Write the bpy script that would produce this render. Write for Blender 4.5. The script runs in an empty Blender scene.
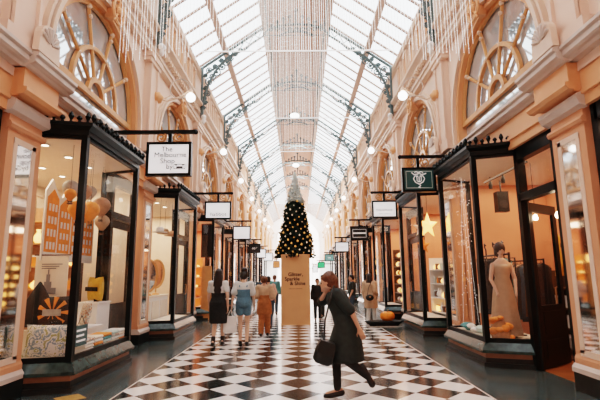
import bpy, math, random
from mathutils import Vector, Matrix
random.seed(7)
C = bpy.context.scene.collection
PI = math.pi

# ------------------------------------------------------------------ materials
def nt(name):
    m = bpy.data.materials.new(name); m.use_nodes = True
    t = m.node_tree; t.nodes.clear()
    return m, t, t.nodes.new('ShaderNodeOutputMaterial')

def mat(name, col, rough=0.5, metal=0.0, var=0.08, scale=6.0, bump=0.0, emit=0.0, ecol=None, coat=0.0, spec=0.5):
    m, t, out = nt(name)
    b = t.nodes.new('ShaderNodeBsdfPrincipled')
    tc = t.nodes.new('ShaderNodeTexCoord')
    n = t.nodes.new('ShaderNodeTexNoise'); n.inputs['Scale'].default_value = scale; n.inputs['Detail'].default_value = 3
    t.links.new(tc.outputs['Object'], n.inputs['Vector'])
    r = t.nodes.new('ShaderNodeValToRGB')
    r.color_ramp.elements[0].position = .3; r.color_ramp.elements[1].position = .7
    r.color_ramp.elements[0].color = [max(0, c * (1 - var)) for c in col] + [1]
    r.color_ramp.elements[1].color = [min(1, c * (1 + var)) for c in col] + [1]
    t.links.new(n.outputs['Fac'], r.inputs['Fac'])
    t.links.new(r.outputs['Color'], b.inputs['Base Color'])
    b.inputs['Roughness'].default_value = rough; b.inputs['Metallic'].default_value = metal
    b.inputs['Specular IOR Level'].default_value = spec
    b.inputs['Coat Weight'].default_value = coat
    if emit:
        b.inputs['Emission Color'].default_value = list(ecol or col) + [1]
        b.inputs['Emission Strength'].default_value = emit
    if bump:
        bp = t.nodes.new('ShaderNodeBump'); bp.inputs['Strength'].default_value = bump
        t.links.new(n.outputs['Fac'], bp.inputs['Height']); t.links.new(bp.outputs['Normal'], b.inputs['Normal'])
    t.links.new(b.outputs[0], out.inputs[0])
    return m

def glass(name, refl=0.08, tint=(1, 1, 1)):
    m, t, out = nt(name)
    tr = t.nodes.new('ShaderNodeBsdfTransparent'); tr.inputs[0].default_value = list(tint) + [1]
    gl = t.nodes.new('ShaderNodeBsdfGlossy'); gl.inputs['Roughness'].default_value = 0.01
    mx = t.nodes.new('ShaderNodeMixShader'); mx.inputs[0].default_value = refl
    t.links.new(tr.outputs[0], mx.inputs[1]); t.links.new(gl.outputs[0], mx.inputs[2])
    t.links.new(mx.outputs[0], out.inputs[0])
    return m

def reflect_glass(name):
    m, t, out = nt(name)
    d = t.nodes.new('ShaderNodeBsdfDiffuse'); d.inputs[0].default_value = (.60, .67, .70, 1)
    g = t.nodes.new('ShaderNodeBsdfGlossy'); g.inputs['Roughness'].default_value = .03; g.inputs[0].default_value = (.86, .92, .95, 1)
    mx = t.nodes.new('ShaderNodeMixShader'); mx.inputs[0].default_value = .62
    t.links.new(d.outputs[0], mx.inputs[1]); t.links.new(g.outputs[0], mx.inputs[2]); t.links.new(mx.outputs[0], out.inputs[0])
    return m

def checker(name):
    m, t, out = nt(name)
    b = t.nodes.new('ShaderNodeBsdfPrincipled')
    tc = t.nodes.new('ShaderNodeTexCoord'); sx = t.nodes.new('ShaderNodeSeparateXYZ')
    t.links.new(tc.outputs['Object'], sx.inputs[0])
    D = .625
    def ma(op, a, bb):
        n = t.nodes.new('ShaderNodeMath'); n.operation = op
        for i, v in enumerate((a, bb)):
            if isinstance(v, (int, float)): n.inputs[i].default_value = v
            else: t.links.new(v, n.inputs[i])
        return n.outputs[0]
    x = ma('DIVIDE', ma('ADD', sx.outputs[0], .015), D); y = ma('DIVIDE', ma('SUBTRACT', sx.outputs[1], 6.21), D)
    a = ma('ADD', ma('ADD', x, y), 200.5); c = ma('ADD', ma('SUBTRACT', x, y), 200.5)
    cb = t.nodes.new('ShaderNodeCombineXYZ'); t.links.new(a, cb.inputs[0]); t.links.new(c, cb.inputs[1]); cb.inputs[2].default_value = .5
    ck = t.nodes.new('ShaderNodeTexChecker'); ck.inputs['Scale'].default_value = 1
    ck.inputs['Color1'].default_value = (.80, .79, .78, 1); ck.inputs['Color2'].default_value = (.030, .037, .037, 1)
    t.links.new(cb.outputs[0], ck.inputs['Vector'])
    n = t.nodes.new('ShaderNodeTexNoise'); n.inputs['Scale'].default_value = 2.2; n.inputs['Detail'].default_value = 6
    t.links.new(tc.outputs['Object'], n.inputs['Vector'])
    mx = t.nodes.new('ShaderNodeMix'); mx.data_type = 'RGBA'; mx.blend_type = 'MULTIPLY'; mx.inputs['Factor'].default_value = .35
    t.links.new(ck.outputs['Color'], mx.inputs['A']); t.links.new(n.outputs['Color'], mx.inputs['B'])
    t.links.new(ck.outputs['Color'], b.inputs['Base Color'])
    rr = t.nodes.new('ShaderNodeMapRange'); rr.inputs['To Min'].default_value = .08; rr.inputs['To Max'].default_value = .2
    t.links.new(n.outputs['Fac'], rr.inputs['Value']); t.links.new(rr.outputs[0], b.inputs['Roughness'])
    b.inputs['Specular IOR Level'].default_value = .55
    t.links.new(b.outputs[0], out.inputs[0])
    return m

def terrazzo(name):
    m, t, out = nt(name)
    b = t.nodes.new('ShaderNodeBsdfPrincipled'); tc = t.nodes.new('ShaderNodeTexCoord')
    v = t.nodes.new('ShaderNodeTexNoise'); v.inputs['Scale'].default_value = 45; v.inputs['Detail'].default_value = 4
    t.links.new(tc.outputs['Object'], v.inputs['Vector'])
    r = t.nodes.new('ShaderNodeValToRGB'); e = r.color_ramp.elements
    e[0].position = .4; e[0].color = (.035, .050, .052, 1); e[1].position = .75; e[1].color = (.13, .17, .17, 1)
    t.links.new(v.outputs['Fac'], r.inputs[0]); t.links.new(r.outputs[0], b.inputs['Base Color'])
    b.inputs['Roughness'].default_value = .17
    t.links.new(b.outputs[0], out.inputs[0]); return m

def pattern(name, cols, scale, rough=.7):
    """blotchy printed fabric: constant colour ramp over distorted noise"""
    m, t, out = nt(name)
    b = t.nodes.new('ShaderNodeBsdfPrincipled'); tc = t.nodes.new('ShaderNodeTexCoord')
    n = t.nodes.new('ShaderNodeTexNoise'); n.inputs['Scale'].default_value = scale; n.inputs['Detail'].default_value = 2; n.inputs['Distortion'].default_value = 1.5
    t.links.new(tc.outputs['Object'], n.inputs['Vector'])
    r = t.nodes.new('ShaderNodeValToRGB'); r.color_ramp.interpolation = 'CONSTANT'
    k = len(cols)
    while len(r.color_ramp.elements) < k: r.color_ramp.elements.new(.5)
    for i, c in enumerate(cols):
        r.color_ramp.elements[i].position = 0 if i == 0 else .33 + .34 * (i - 1) / max(1, k - 2)
        r.color_ramp.elements[i].color = list(c) + [1]
    t.links.new(n.outputs['Fac'], r.inputs[0]); t.links.new(r.outputs[0], b.inputs['Base Color'])
    b.inputs['Roughness'].default_value = rough
    t.links.new(b.outputs[0], out.inputs[0]); return m

def hazeless(): pass

M = dict(
    wall_low=mat('peach plaster', (.68, .33, .19), .55, var=.05, scale=1.5),
    wall_up=mat('pale pink plaster', (.82, .60, .49), .6, var=.05, scale=1.2),
    peach=mat('apricot paint', (.76, .38, .20), .5, var=.05, scale=2),
    cream=mat('cream paint', (.78, .58, .46), .5, var=.04, scale=3),
    stone=mat('grey cream stone', (.62, .52, .46), .5, var=.06, scale=4),
    gold=mat('amber timber', (.64, .31, .13), .4, var=.1, scale=5),
    black=mat('black green lacquer', (.007, .011, .011), .35, var=.2, scale=8, spec=.25),
    marble=mat('dark green marble', (.032, .058, .054), .16, var=.5, scale=9),
    plinth=mat('black stone', (.018, .022, .021), .3, var=.3, scale=12),
    brown=mat('brown timber band', (.36, .19, .12), .45, var=.12, scale=6),
    glass=glass('shop glass', .055), roofglass=glass('roof glass', .05, (.97, .99, 1)),
    mirror=mat('mirror', (.8, .8, .78), .05, 1.0, var=.02), arcglass=reflect_glass('fanlight glass'),
    iron=mat('grey green iron', (.11, .15, .15), .5, .2, var=.15, scale=20),
    purlin=mat('pale pink painted steel', (.62, .44, .36), .55, var=.06, scale=3),
    bar=mat('glazing bar paint', (.40, .28, .23), .6, var=.05, scale=3),
    lantern=mat('lantern boards', (.72, .46, .36), .6, var=.08, scale=4),
    checker=checker('marble checker'), terrazzo=terrazzo('dark terrazzo'),
    inlay=mat('ochre inlay', (.45, .27, .10), .2, var=.15, scale=20),
    lamp=mat('lit opal globe', (1, .97, .92), .3, emit=5, ecol=(1, .95, .88), var=.01),
    led=mat('lit downlight', (1, .9, .8), .3, emit=16, ecol=(1, .88, .72), var=.01),
    bulb=mat('lit filament bulb', (1, .8, .55), .3, emit=22, ecol=(1, .78, .5), var=.01),
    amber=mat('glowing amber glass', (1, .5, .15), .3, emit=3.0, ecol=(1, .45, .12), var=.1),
    string=mat('white light string', (.82, .81, .79), .5, var=.02, emit=.9, ecol=(1, .98, .95)),
    white=mat('white paint', (.82, .80, .77), .5, var=.03), offwhite=mat('ivory paint', (.78, .70, .60), .5, var=.04),
    signw=mat('brightened white sign', (.86, .88, .90), .35, var=.01, emit=.55, ecol=(.95, .97, 1)),  # emission paints brightness into the panels, which would otherwise look grey
    signg=mat('deep green sign', (.035, .105, .11), .3, var=.1, scale=3), signb=mat('black sign face', (.02, .024, .025), .35),
    signt=mat('pale teal sign', (.16, .33, .33), .35, emit=.12), signgr=mat('bright green sign', (.05, .42, .17), .35, emit=.3),
    signo=mat('orange sign', (.50, .20, .08), .4, emit=.1),
    ink=mat('black ink', (.012, .012, .012), .6), inkgrey=mat('grey ink', (.20, .21, .23), .6), inkwhite=mat('white ink', (.85, .86, .86), .5, emit=.2),
    box=mat('kraft gold board', (.62, .33, .165), .5, var=.04, scale=3),
    fol=mat('fir green', (.017, .034, .020), .7, var=.4, scale=30), silver=mat('frosted silver fir', (.62, .66, .63), .55, var=.25, scale=25),
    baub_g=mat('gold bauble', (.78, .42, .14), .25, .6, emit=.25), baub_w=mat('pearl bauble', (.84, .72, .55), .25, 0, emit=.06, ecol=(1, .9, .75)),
    shopwall=mat('warm shop wall', (.72, .36, .22), .6, var=.06, scale=1.5), shopfloor=mat('shop timber floor', (.30, .12, .05), .3, var=.2, scale=4),
    shopceil=mat('shop ceiling', (.84, .70, .58), .6, var=.03), shopwhite=mat('shop cream wall', (.82, .68, .55), .6, var=.04),
    orange=mat('orange paper', (.86, .30, .06), .6, var=.15, scale=8), copper=mat('brown paper', (.45, .24, .14), .6, var=.2, scale=9),
    greyb=mat('grey paper', (.45, .42, .38), .6, var=.2, scale=9), mustard=mat('mustard velvet', (.62, .38, .07), .7, var=.12, scale=12),
    skin=mat('skin', (.55, .32, .22), .55, var=.05, scale=10), skin_l=mat('light skin', (.66, .42, .31), .55, var=.05, scale=10),
    hair_d=mat('dark hair', (.018, .013, .011), .45, var=.3, scale=40), hair_b=mat('auburn hair', (.12, .05, .025), .5, var=.3, scale=40),
    denim=mat('denim', (.10, .20, .27), .8, var=.2, scale=40), tee=mat('pale grey cotton', (.62, .64, .63), .8, var=.06, scale=15),
    dblack=mat('black cloth', (.018, .020, .020), .8, var=.25, scale=20), coat=mat('dark green grey coat', (.020, .030, .028), .75, var=.25, scale=14),
    rust=mat('rust cloth', (.36, .13, .045), .8, var=.2, scale=15), tan=mat('tan cloth', (.50, .33, .22), .8, var=.1, scale=15),
    navy=mat('navy cloth', (.04, .07, .10), .8, var=.2, scale=15), pink=mat('dusty pink cloth', (.62, .36, .28), .8, var=.1, scale=15),
    shoe=mat('black leather', (.012, .012, .012), .4), leather=mat('black bag leather', (.012, .015, .014), .4, var=.2, scale=20),
    tote=mat('white canvas', (.78, .77, .75), .8), wire=mat('dark wire', (.03, .03, .03), .4, .6), wood=mat('dark wood', (.10, .05, .025), .4, var=.3, scale=5),
    satin=mat('beige satin', (.44, .29, .19), .4, var=.08, scale=10), terracotta=mat('tan sackcloth', (.50, .27, .13), .7, var=.1, scale=20),
    pumpkin=mat('pumpkin skin', (.80, .24, .03), .45, var=.15, scale=9), stalk=mat('pumpkin stalk', (.16, .12, .05), .7),
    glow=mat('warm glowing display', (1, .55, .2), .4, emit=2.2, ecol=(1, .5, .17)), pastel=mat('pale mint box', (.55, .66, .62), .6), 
    lav=mat('lilac box', (.52, .40, .46), .6), choc=mat('chocolate box', (.13, .06, .035), .5), teal=mat('teal cloth', (.10, .28, .28), .7, var=.1),
    c_print=pattern('teal and olive printed cotton', [(.70, .67, .62), (.24, .33, .36), (.70, .67, .62), (.36, .36, .16), (.66, .64, .60)], 9),
    m_print=pattern('map printed cotton', [(.74, .70, .64), (.30, .33, .34), (.72, .68, .6), (.45, .20, .12), (.30, .42, .42)], 14),
    towel=pattern('line drawn tea towel', [(.72, .68, .60), (.70, .66, .58), (.25, .24, .22), (.72, .68, .6)], 16),
)

# ------------------------------------------------------------------ mesh building
class MB:
    def __init__(s): s.v = []; s.f = []
    def add(s, vs, fs):
        b = len(s.v); s.v += [tuple(p) for p in vs]; s.f += [tuple(b + i for i in q) for q in fs]; return s
    def box(s, x0, x1, y0, y1, z0, z1):
        v = [(x, y, z) for z in (z0, z1) for y in (y0, y1) for x in (x0, x1)]
        return s.add(v, [(0, 2, 3, 1), (4, 5, 7, 6), (0, 1, 5, 4), (2, 6, 7, 3), (0, 4, 6, 2), (1, 3, 7, 5)])
    def prism(s, pts, z0, z1):            # polygon in xy extruded in z
        n = len(pts)
        v = [(x, y, z0) for x, y in pts] + [(x, y, z1) for x, y in pts]
        return s.add(v, [tuple(range(n))[::-1], tuple(range(n, 2 * n))] + [(i, (i + 1) % n, n + (i + 1) % n, n + i) for i in range(n)])
    def sweep_y(s, prof, y0, y1):         # profile (x, z) extruded along y
        n = len(prof)
        v = [(x, y0, z) for x, z in prof] + [(x, y1, z) for x, z in prof]
        return s.add(v, [tuple(range(n)), tuple(range(n, 2 * n))[::-1]] + [(i, n + i, n + (i + 1) % n, (i + 1) % n) for i in range(n)])
    def loft(s, rings, cap=True, closed=False):
        n = len(rings[0]); b = [p for r in rings for p in r]; fs = []
        k = len(rings)
        for j in range(k if closed else k - 1):
            j2 = (j + 1) % k
            for i in range(n): fs.append((j * n + i, j * n + (i + 1) % n, j2 * n + (i + 1) % n, j2 * n + i))
        if cap and not closed: fs += [tuple(range(n))[::-1], tuple(range((k - 1) * n, k * n))]
        return s.add(b, fs)
    def tube(s, path, r, n=6, closed=False):
        path = [Vector(p) for p in path]; k = len(path); rings = []; up = None
        for i, p in enumerate(path):
            a = path[(i - 1) % k] if (closed or i > 0) else p; c = path[(i + 1) % k] if (closed or i < k - 1) else p
            t = (c - a).normalized() if (c - a).length > 1e-9 else Vector((0, 0, 1))
            if up is None:
                up = Vector((0, 0, 1)) if abs(t.z) < .9 else Vector((1, 0, 0))
            e1 = t.cross(up)
            if e1.length < 1e-6: e1 = t.orthogonal()
            e1.normalize(); e2 = e1.cross(t); up = e2
            rr = r[i] if isinstance(r, (list, tuple)) else r
            rings.append([p + rr * (math.cos(2 * PI * q / n) * e1 + math.sin(2 * PI * q / n) * e2) for q in range(n)])
        return s.loft(rings, True, closed)
    def lathe(s, prof, c=(0, 0, 0), n=12, axis='z'):
        rings = []
        for r, h in prof:
            ring = []
            for q in range(n):
                a, b = r * math.cos(2 * PI * q / n), r * math.sin(2 * PI * q / n)
                p = (a, b, h) if axis == 'z' else ((h, a, b) if axis == 'x' else (a, h, b))
                ring.append((p[0] + c[0], p[1] + c[1], p[2] + c[2]))
            rings.append(ring)
        return s.loft(rings)
    def ball(s, c, r, n=10, m=7):
        rx, ry, rz = (r, r, r) if isinstance(r, (int, float)) else r
        rings = []
        for j in range(m + 1):
            th = -PI / 2 + PI * (j + .02 if j == 0 else (j - .02 if j == m else j)) / m
            rings.append([(c[0] + rx * math.cos(th) * math.cos(2 * PI * i / n), c[1] + ry * math.cos(th) * math.sin(2 * PI * i / n), c[2] + rz * math.sin(th)) for i in range(n)])
        return s.loft(rings)
    def capsule(s, p, q, r1, r2, n=12):
        p, q = Vector(p), Vector(q); d = (q - p); L = d.length; t = d / L if L > 1e-9 else Vector((0, 0, 1))
        pts, rs = [], []
        for a in (-88, -60, -30): pts.append(p + t * r1 * math.sin(math.radians(a))); rs.append(r1 * math.cos(math.radians(a)))
        pts += [p, p.lerp(q, .5), q]; rs += [r1, (r1 + r2) / 2, r2]
        for a in (30, 60, 88): pts.append(q + t * r2 * math.sin(math.radians(a))); rs.append(r2 * math.cos(math.radians(a)))
        return s.tube(pts, rs, n)
    def mx(s): s.v = [(-x, y, z) for x, y, z in s.v]; s.f = [q[::-1] for q in s.f]; return s
    def sh(s, d): s.v = [(x + d, y, z) for x, y, z in s.v]; return s
    def xf(s, m): s.v = [tuple(m @ Vector(p)) for p in s.v]; return s

def wloc(o):
    p = Vector((0, 0, 0))
    while o is not None: p += o.location; o = o.parent
    return p
def link(name, me, m, parent=None):
    o = bpy.data.objects.new(name, me); C.objects.link(o)
    if m is not None: me.materials.append(m)
    if parent: o.parent = parent
    return o
def obj(name, mb, m, parent=None, smooth=False, local=False):
    """link one mesh; vertices are given in the scene frame unless local"""
    off = Vector((0, 0, 0)) if (parent is None or local) else wloc(parent)
    me = bpy.data.meshes.new(name); me.from_pydata([tuple(Vector(p) - off) for p in mb.v], [], mb.f); me.update()
    if smooth:
        for p in me.polygons: p.use_smooth = True
    return link(name, me, m, parent)
def tag(o, label=None, cat=None, group=None, kind=None):
    if label: o['label'] = label
    if cat: o['category'] = cat
    if group: o['group'] = group
    if kind: o['kind'] = kind
    return o
def thing(name, label, cat, loc=(0, 0, 0), rz=0, group=None):
    o = bpy.data.objects.new(name, None); o.empty_display_size = .1; C.objects.link(o)
    o.location = loc; o.rotation_euler = (0, 0, rz)
    return tag(o, label, cat, group)
def struct(name, mb, m, parent=None, smooth=False):
    o = obj(name, mb, m, parent, smooth)
    if parent is None: o['kind'] = 'structure'
    return o
def solo(name, mb, m, label, cat, loc=(0, 0, 0), rot=(0, 0, 0), group=None, smooth=True):
    o = obj(name, mb, m, None, smooth); o.location = loc; o.rotation_euler = rot
    return tag(o, label, cat, group)
def dup(o, dloc=(0, 0, 0), label=None, group=None):
    r = o.copy(); C.objects.link(r); r.location = o.location + Vector(dloc)
    if label: r['label'] = label
    if group: r['group'] = group
    for ch in list(o.children):
        c = ch.copy(); C.objects.link(c); c.parent = r
        for g in list(ch.children):
            d = g.copy(); C.objects.link(d); d.parent = c
    return r
def text(body, size, m, parent, loc, rot, align='CENTER', name='lettering', space=1.0, extrude=.002, off=0.0):
    cu = bpy.data.curves.new(name, 'FONT'); cu.body = body; cu.size = size; cu.align_x = align; cu.align_y = 'CENTER'
    cu.extrude = extrude; cu.space_line = space; cu.offset = off
    tmp = bpy.data.objects.new(name, cu); C.objects.link(tmp); bpy.context.view_layer.update()
    me = bpy.data.meshes.new_from_object(tmp.evaluated_get(bpy.context.evaluated_depsgraph_get())); bpy.data.objects.remove(tmp); bpy.data.curves.remove(cu)
    me.name = name; me.materials.clear(); me.materials.append(m); o = bpy.data.objects.new(name, me); C.objects.link(o)
    o.parent = parent; o.location = loc; o.rotation_euler = rot
    return o
def spiral(c, r0, turns, plane='xz', start=0, n=26, sgn=1):
    pts = []
    for i in range(n + 1):
        a = start + sgn * turns * 2 * PI * i / n; r = r0 * (1 - .8 * i / n)
        u, w = r * math.cos(a), r * math.sin(a)
        pts.append((c[0] + u, c[1], c[2] + w) if plane == 'xz' else (c[0], c[1] + u, c[2] + w))
    return pts

# ------------------------------------------------------------------ layout
MOD = 5.1; P0 = 5.9; K0, K1 = -1, 11           # piers at P0 + MOD*k
def P(k): return P0 + MOD * k
YB, YF = -5.0, P(K1) + 2.4
ORD = ['first', 'second', 'third', 'fourth', 'fifth', 'sixth', 'seventh', 'eighth', 'ninth', 'tenth', 'eleventh', 'twelfth', 'thirteenth']
SIDE = {-1: 'left', 1: 'right'}
def PU(k): return 5.4 + 5.05 * k            # upper piers, roof arches
def arch_c(k): return PU(k) + 2.53
AR, AZ = 1.74, 4.95                            # arch radius, spring height

# floor
fl = struct('floor', MB().box(-6.6, 6.6, YB, YF, -.12, -.006), M['terrazzo'])
struct('checker_tiles', MB().box(-2.45, 2.45, YB, YF, -.05, 0), M['checker'], fl)
bd = MB()
for s in (-1, 1):
    bd.box(min(s * 2.45, s * 3.78), max(s * 2.45, s * 4.0), YB, YF, -.05, 0)
struct('terrazzo_border', bd, M['terrazzo'], fl)
ln = MB()
for s in (-1, 1): ln.box(s * 2.452 - .012, s * 2.452 + .012, YB, YF, -.04, .001)
struct('edge_strip', ln, M['stone'], fl)
for k in range(0, 1):
    for s in (-1,):
        y = 6.15 + MOD * k; q = .22
        struct('diamond_inlay', MB().prism([(s * 3.02, y - q), (s * 3.02 + q, y), (s * 3.02, y + q), (s * 3.02 - q, y)], -.03, .002), M['inlay'], fl)

# walls above the shops, with arched openings
def wall_mesh(s):
    mb = MB(); X0, X1 = 3.75, 4.02; ZB, ZT = 4.2, 9.2; N = 20
    for k in range(K0, K1):
        yc = arch_c(k); ya, yb = PU(k), PU(k + 1)
        for X in (X0, X1):
            # sides and spandrels
            mb.add([(X, ya, ZB), (X, yc - AR, ZB), (X, yc - AR, AZ), (X, ya, AZ)], [(0, 1, 2, 3)])
            mb.add([(X, yb, ZB), (X, yc + AR, ZB), (X, yc + AR, AZ), (X, yb, AZ)], [(3, 2, 1, 0)])
            top = 6.98
            arc = [(X, yc - AR * math.cos(PI * i / N), AZ + AR * math.sin(PI * i / N)) for i in range(N + 1)]
            rim = [(X, ya + (yb - ya) * i / N, top) for i in range(N + 1)]
            mb.add(arc + rim, [(i, i + 1, N + 2 + i, N + 1 + i) for i in range(N)])
            mb.add([(X, ya, AZ), arc[0], rim[0]], [(0, 1, 2)]); mb.add([(X, yb, AZ), arc[-1], rim[-1]], [(0, 2, 1)])
            mb.add([(X, ya, top), (X, yb, top), (X, yb, ZT), (X, ya, ZT)], [(0, 1, 2, 3)])
    mb.box(X0, X1, YB, PU(K0), ZB, ZT); mb.box(X0, X1, PU(K1), YF, ZB, ZT)
    mb.box(3.86, X1 + 2.4, YB, YF, 4.0, ZB)
    if s < 0: mb.mx()
    return mb
def ring_yz(mb, x0, x1, yc, zc, r0, r1, a0=0, a1=PI, n=28):
    pts = []
    for i in range(n + 1):
        a = a0 + (a1 - a0) * i / n; cy, sz = -math.cos(a), math.sin(a)
        pts.append([(x0, yc + r0 * cy, zc + r0 * sz), (x1, yc + r0 * cy, zc + r0 * sz), (x1, yc + r1 * cy, zc + r1 * sz), (x0, yc + r1 * cy, zc + r1 * sz)])
    return mb.loft(pts)

WALL = {}
for s in (-1, 1):
    w = WALL[s] = struct('wall_' + SIDE[s], wall_mesh(s), M['wall_up'])
    def part(name, mb, m):
        if s < 0: mb.mx()
        return struct(name, mb, m, w)
    # reveals and archivolts
    rv, av, sp = MB(), MB(), MB()
    for k in range(K0, K1):
        yc = arch_c(k)
        ring_yz(rv, 3.70, 3.92, yc, AZ, AR - .01, AR + .10)
        for sg in (-1, 1): rv.box(3.70, 3.92, yc + sg * AR - (.0 if sg > 0 else .12), yc + sg * AR + (.12 if sg > 0 else 0), 4.3, AZ)
        ring_yz(av, 3.62, 3.76, yc, AZ, AR + .10, AR + .18); ring_yz(av, 3.66, 3.76, yc, AZ, AR + .20, AR + .26)
        for sg in (-1, 1):
            y = yc + sg * (AR + .14); av.box(3.62, 3.76, y - .04, y + .04, 4.5, AZ)
    part('arch_reveal', rv, M['peach']); part('archivolt', av, M['cream'])
    # pier strips with panels and capitals
    for k in range(K0, K1 + 1):
        y = PU(k); sp.box(3.62, 3.76, y - .28, y + .28, 4.5, 7.02); sp.box(3.57, 3.63, y - .28, y - .21, 4.7, 6.8); sp.box(3.57, 3.63, y + .21, y + .28, 4.7, 6.8)
        sp.box(3.52, 3.76, y - .42, y + .42, 6.92, 7.05); sp.box(3.56, 3.76, y - .40, y + .40, 6.82, 6.92); sp.box(3.55, 3.76, y - .42, y + .42, 4.5, 4.72)
    part('pier_strip', sp, M['wall_up'])
    # string courses
    sc = MB()
    prof = [(3.76, 7.05), (3.60, 7.05), (3.60, 7.14), (3.55, 7.16), (3.55, 7.22), (3.64, 7.26), (3.64, 7.30), (3.76, 7.30)]
    sc.sweep_y(prof, YB, YF)
    prof = [(3.76, 7.62), (3.66, 7.64), (3.62, 7.72), (3.52, 7.78), (3.48, 7.80), (3.48, 7.88), (3.54, 7.9), (3.76, 7.96)]
    sc.sweep_y(prof, YB, YF)
    prof = [(3.76, 7.40), (3.70, 7.40), (3.70, 7.47), (3.76, 7.47)]
    sc.sweep_y(prof, YB, YF)
    part('string_course', sc, M['cream'])
    de = MB(); y = 4.0
    while y < P(6): de.box(3.56, 3.68, y, y + .09, 7.50, 7.62); y += .19
    part('dentil_course', de, M['cream'])
    # attic recess panels under the roof
    at, rc = MB(), MB()
    for k in range(K0, K1):
        for j in range(5):
            y = PU(k) + .72 + .84 * j
            for (a, b, c, d) in ((y, y + .07, 8.15, 8.95), (y + .45, y + .52, 8.15, 8.95), (y, y + .52, 8.08, 8.15), (y, y + .52, 8.95, 9.02)): at.box(3.66, 3.76, a, b, c, d)
            rc.box(3.735, 3.76, y + .07, y + .45, 8.15, 8.95)
    at.sweep_y([(3.76, 9.06), (3.62, 9.08), (3.58, 9.16), (3.58, 9.24), (3.76, 9.24)], YB, YF)
    part('attic_frame', at, M['cream']); part('attic_recess', rc, M['peach'])

# shop cornice (trim) with projecting blocks over the pilasters
def cornice(s):
    mb = MB()
    base = [(3.76, 4.33), (3.60, 4.33), (3.57, 4.36), (3.53, 4.375), (3.50, 4.40), (3.50, 4.465), (3.46, 4.485), (3.46, 4.53), (3.50, 4.545), (3.76, 4.55)]
    def pf(front, dz): return [(x if x > 3.75 else x + front - 3.46, z + dz) for x, z in base]
    mb.sweep_y(pf(3.50, 0), YB, P(0) - .4); mb.sweep_y(pf(3.60, -.09), P(0) + .4, YF)
    for k in range(K0, K1 + 1):
        y = P(k) + .06; mb.sweep_y(pf(3.42, 0), y - .52, y + .52)
    if s < 0: mb.mx()
    return mb
def frieze(s):
    mb = MB(); mb.box(3.68, 3.78, YB, YF, 3.72, 4.33); mb.sweep_y([(3.70, 3.86), (3.64, 3.87), (3.64, 3.93), (3.70, 3.96)], YB, YF)
    for k in range(K0, K1 + 1):
        y = P(k); mb.box(3.52, 3.71, y - .42, y + .42, 3.93, 4.335); mb.sweep_y([(3.54, 3.92), (3.46, 3.93), (3.42, 3.98), (3.42, 4.02), (3.54, 4.04)], y - .5, y + .5)
    mb.sh(.09)
    if s < 0: mb.mx()
    return mb
for i, s in enumerate((-1, 1)):
    struct('trim_%d' % (1 + 2 * i), cornice(s), M['stone']); struct('trim_%d' % (2 + 2 * i), frieze(s), M['peach'])

# fanlight windows
wn = 0
for s in (-1, 1):
    for k in range(K0, 9):
        wn += 1; yc = arch_c(k); mir = (lambda m: m.mx() if s < 0 else m)
        g = MB(); N = 24
        g.add([(3.89, yc - AR, 4.2), (3.89, yc + AR, 4.2)] + [(3.89, yc + AR * math.cos(PI * i / N), AZ + AR * math.sin(PI * i / N)) for i in range(N + 1)], [tuple(range(N + 3))])
        w = struct('window_%d' % wn, mir(g), M['arcglass'])
        r = MB(); ring_yz(r, 3.80, 3.87, yc, AZ, .86, .94); ring_yz(r, 3.80, 3.87, yc, AZ, .26, .36); ring_yz(r, 3.80, 3.87, yc, AZ, AR - .09, AR)
        for a in (0, 36, 72, 108, 144, 180):
            a = math.radians(a); c, d = -math.cos(a), math.sin(a)
            r.tube([(3.835, yc + .33 * c, AZ + .33 * d), (3.835, yc + (AR - .06) * c, AZ + (AR - .06) * d)], .034, 6)
        r.box(3.80, 3.87, yc - AR, yc + AR, 4.86, 4.97)
        struct('fanlight_bars', mir(r), M['gold'], w)
        b = MB()
        for a in (36, 72, 108, 144):
            a = math.radians(a); c, d = -math.cos(a), math.sin(a)
            b.ball((3.82, yc + (AR - .1) * c, AZ + (AR - .1) * d), .055, 6, 4)
        for a in (36, 72, 108, 144):
            a = math.radians(a); c, d = -math.cos(a), math.sin(a)
            b.ball((3.82, yc + 0.90 * c, AZ + 0.90 * d), .045, 6, 4)
            b.ball((3.81, yc + (AR - .28) * c, AZ + (AR - .28) * d), .045, 6, 4)
        struct('rosette', mir(b), M['cream'], w)
        # keystone ring ornament at the crown
        kb = MB(); q = [(3.5, yc + .24 * math.cos(2 * PI * i / 18), AZ + AR + .02 + .24 * math.sin(2 * PI * i / 18)) for i in range(18)]
        kb.tube(q, .035, 6, True); kb.ball((3.5, yc, AZ + AR + .02), .10, 8, 6)
        for i in range(5):
            a = PI / 2 + 2 * PI * i / 5; kb.tube([(3.5, yc + .08 * math.cos(a), AZ + AR + .02 + .08 * math.sin(a)), (3.48, yc + .36 * math.cos(a), AZ + AR + .02 + .36 * math.sin(a))], [.03, .012], 5)
        kb.box(3.5, 3.74, yc - .05, yc + .05, AZ + AR - .12, AZ + AR + .16)
        struct('keystone_ring', mir(kb), M['peach'], w)

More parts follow.
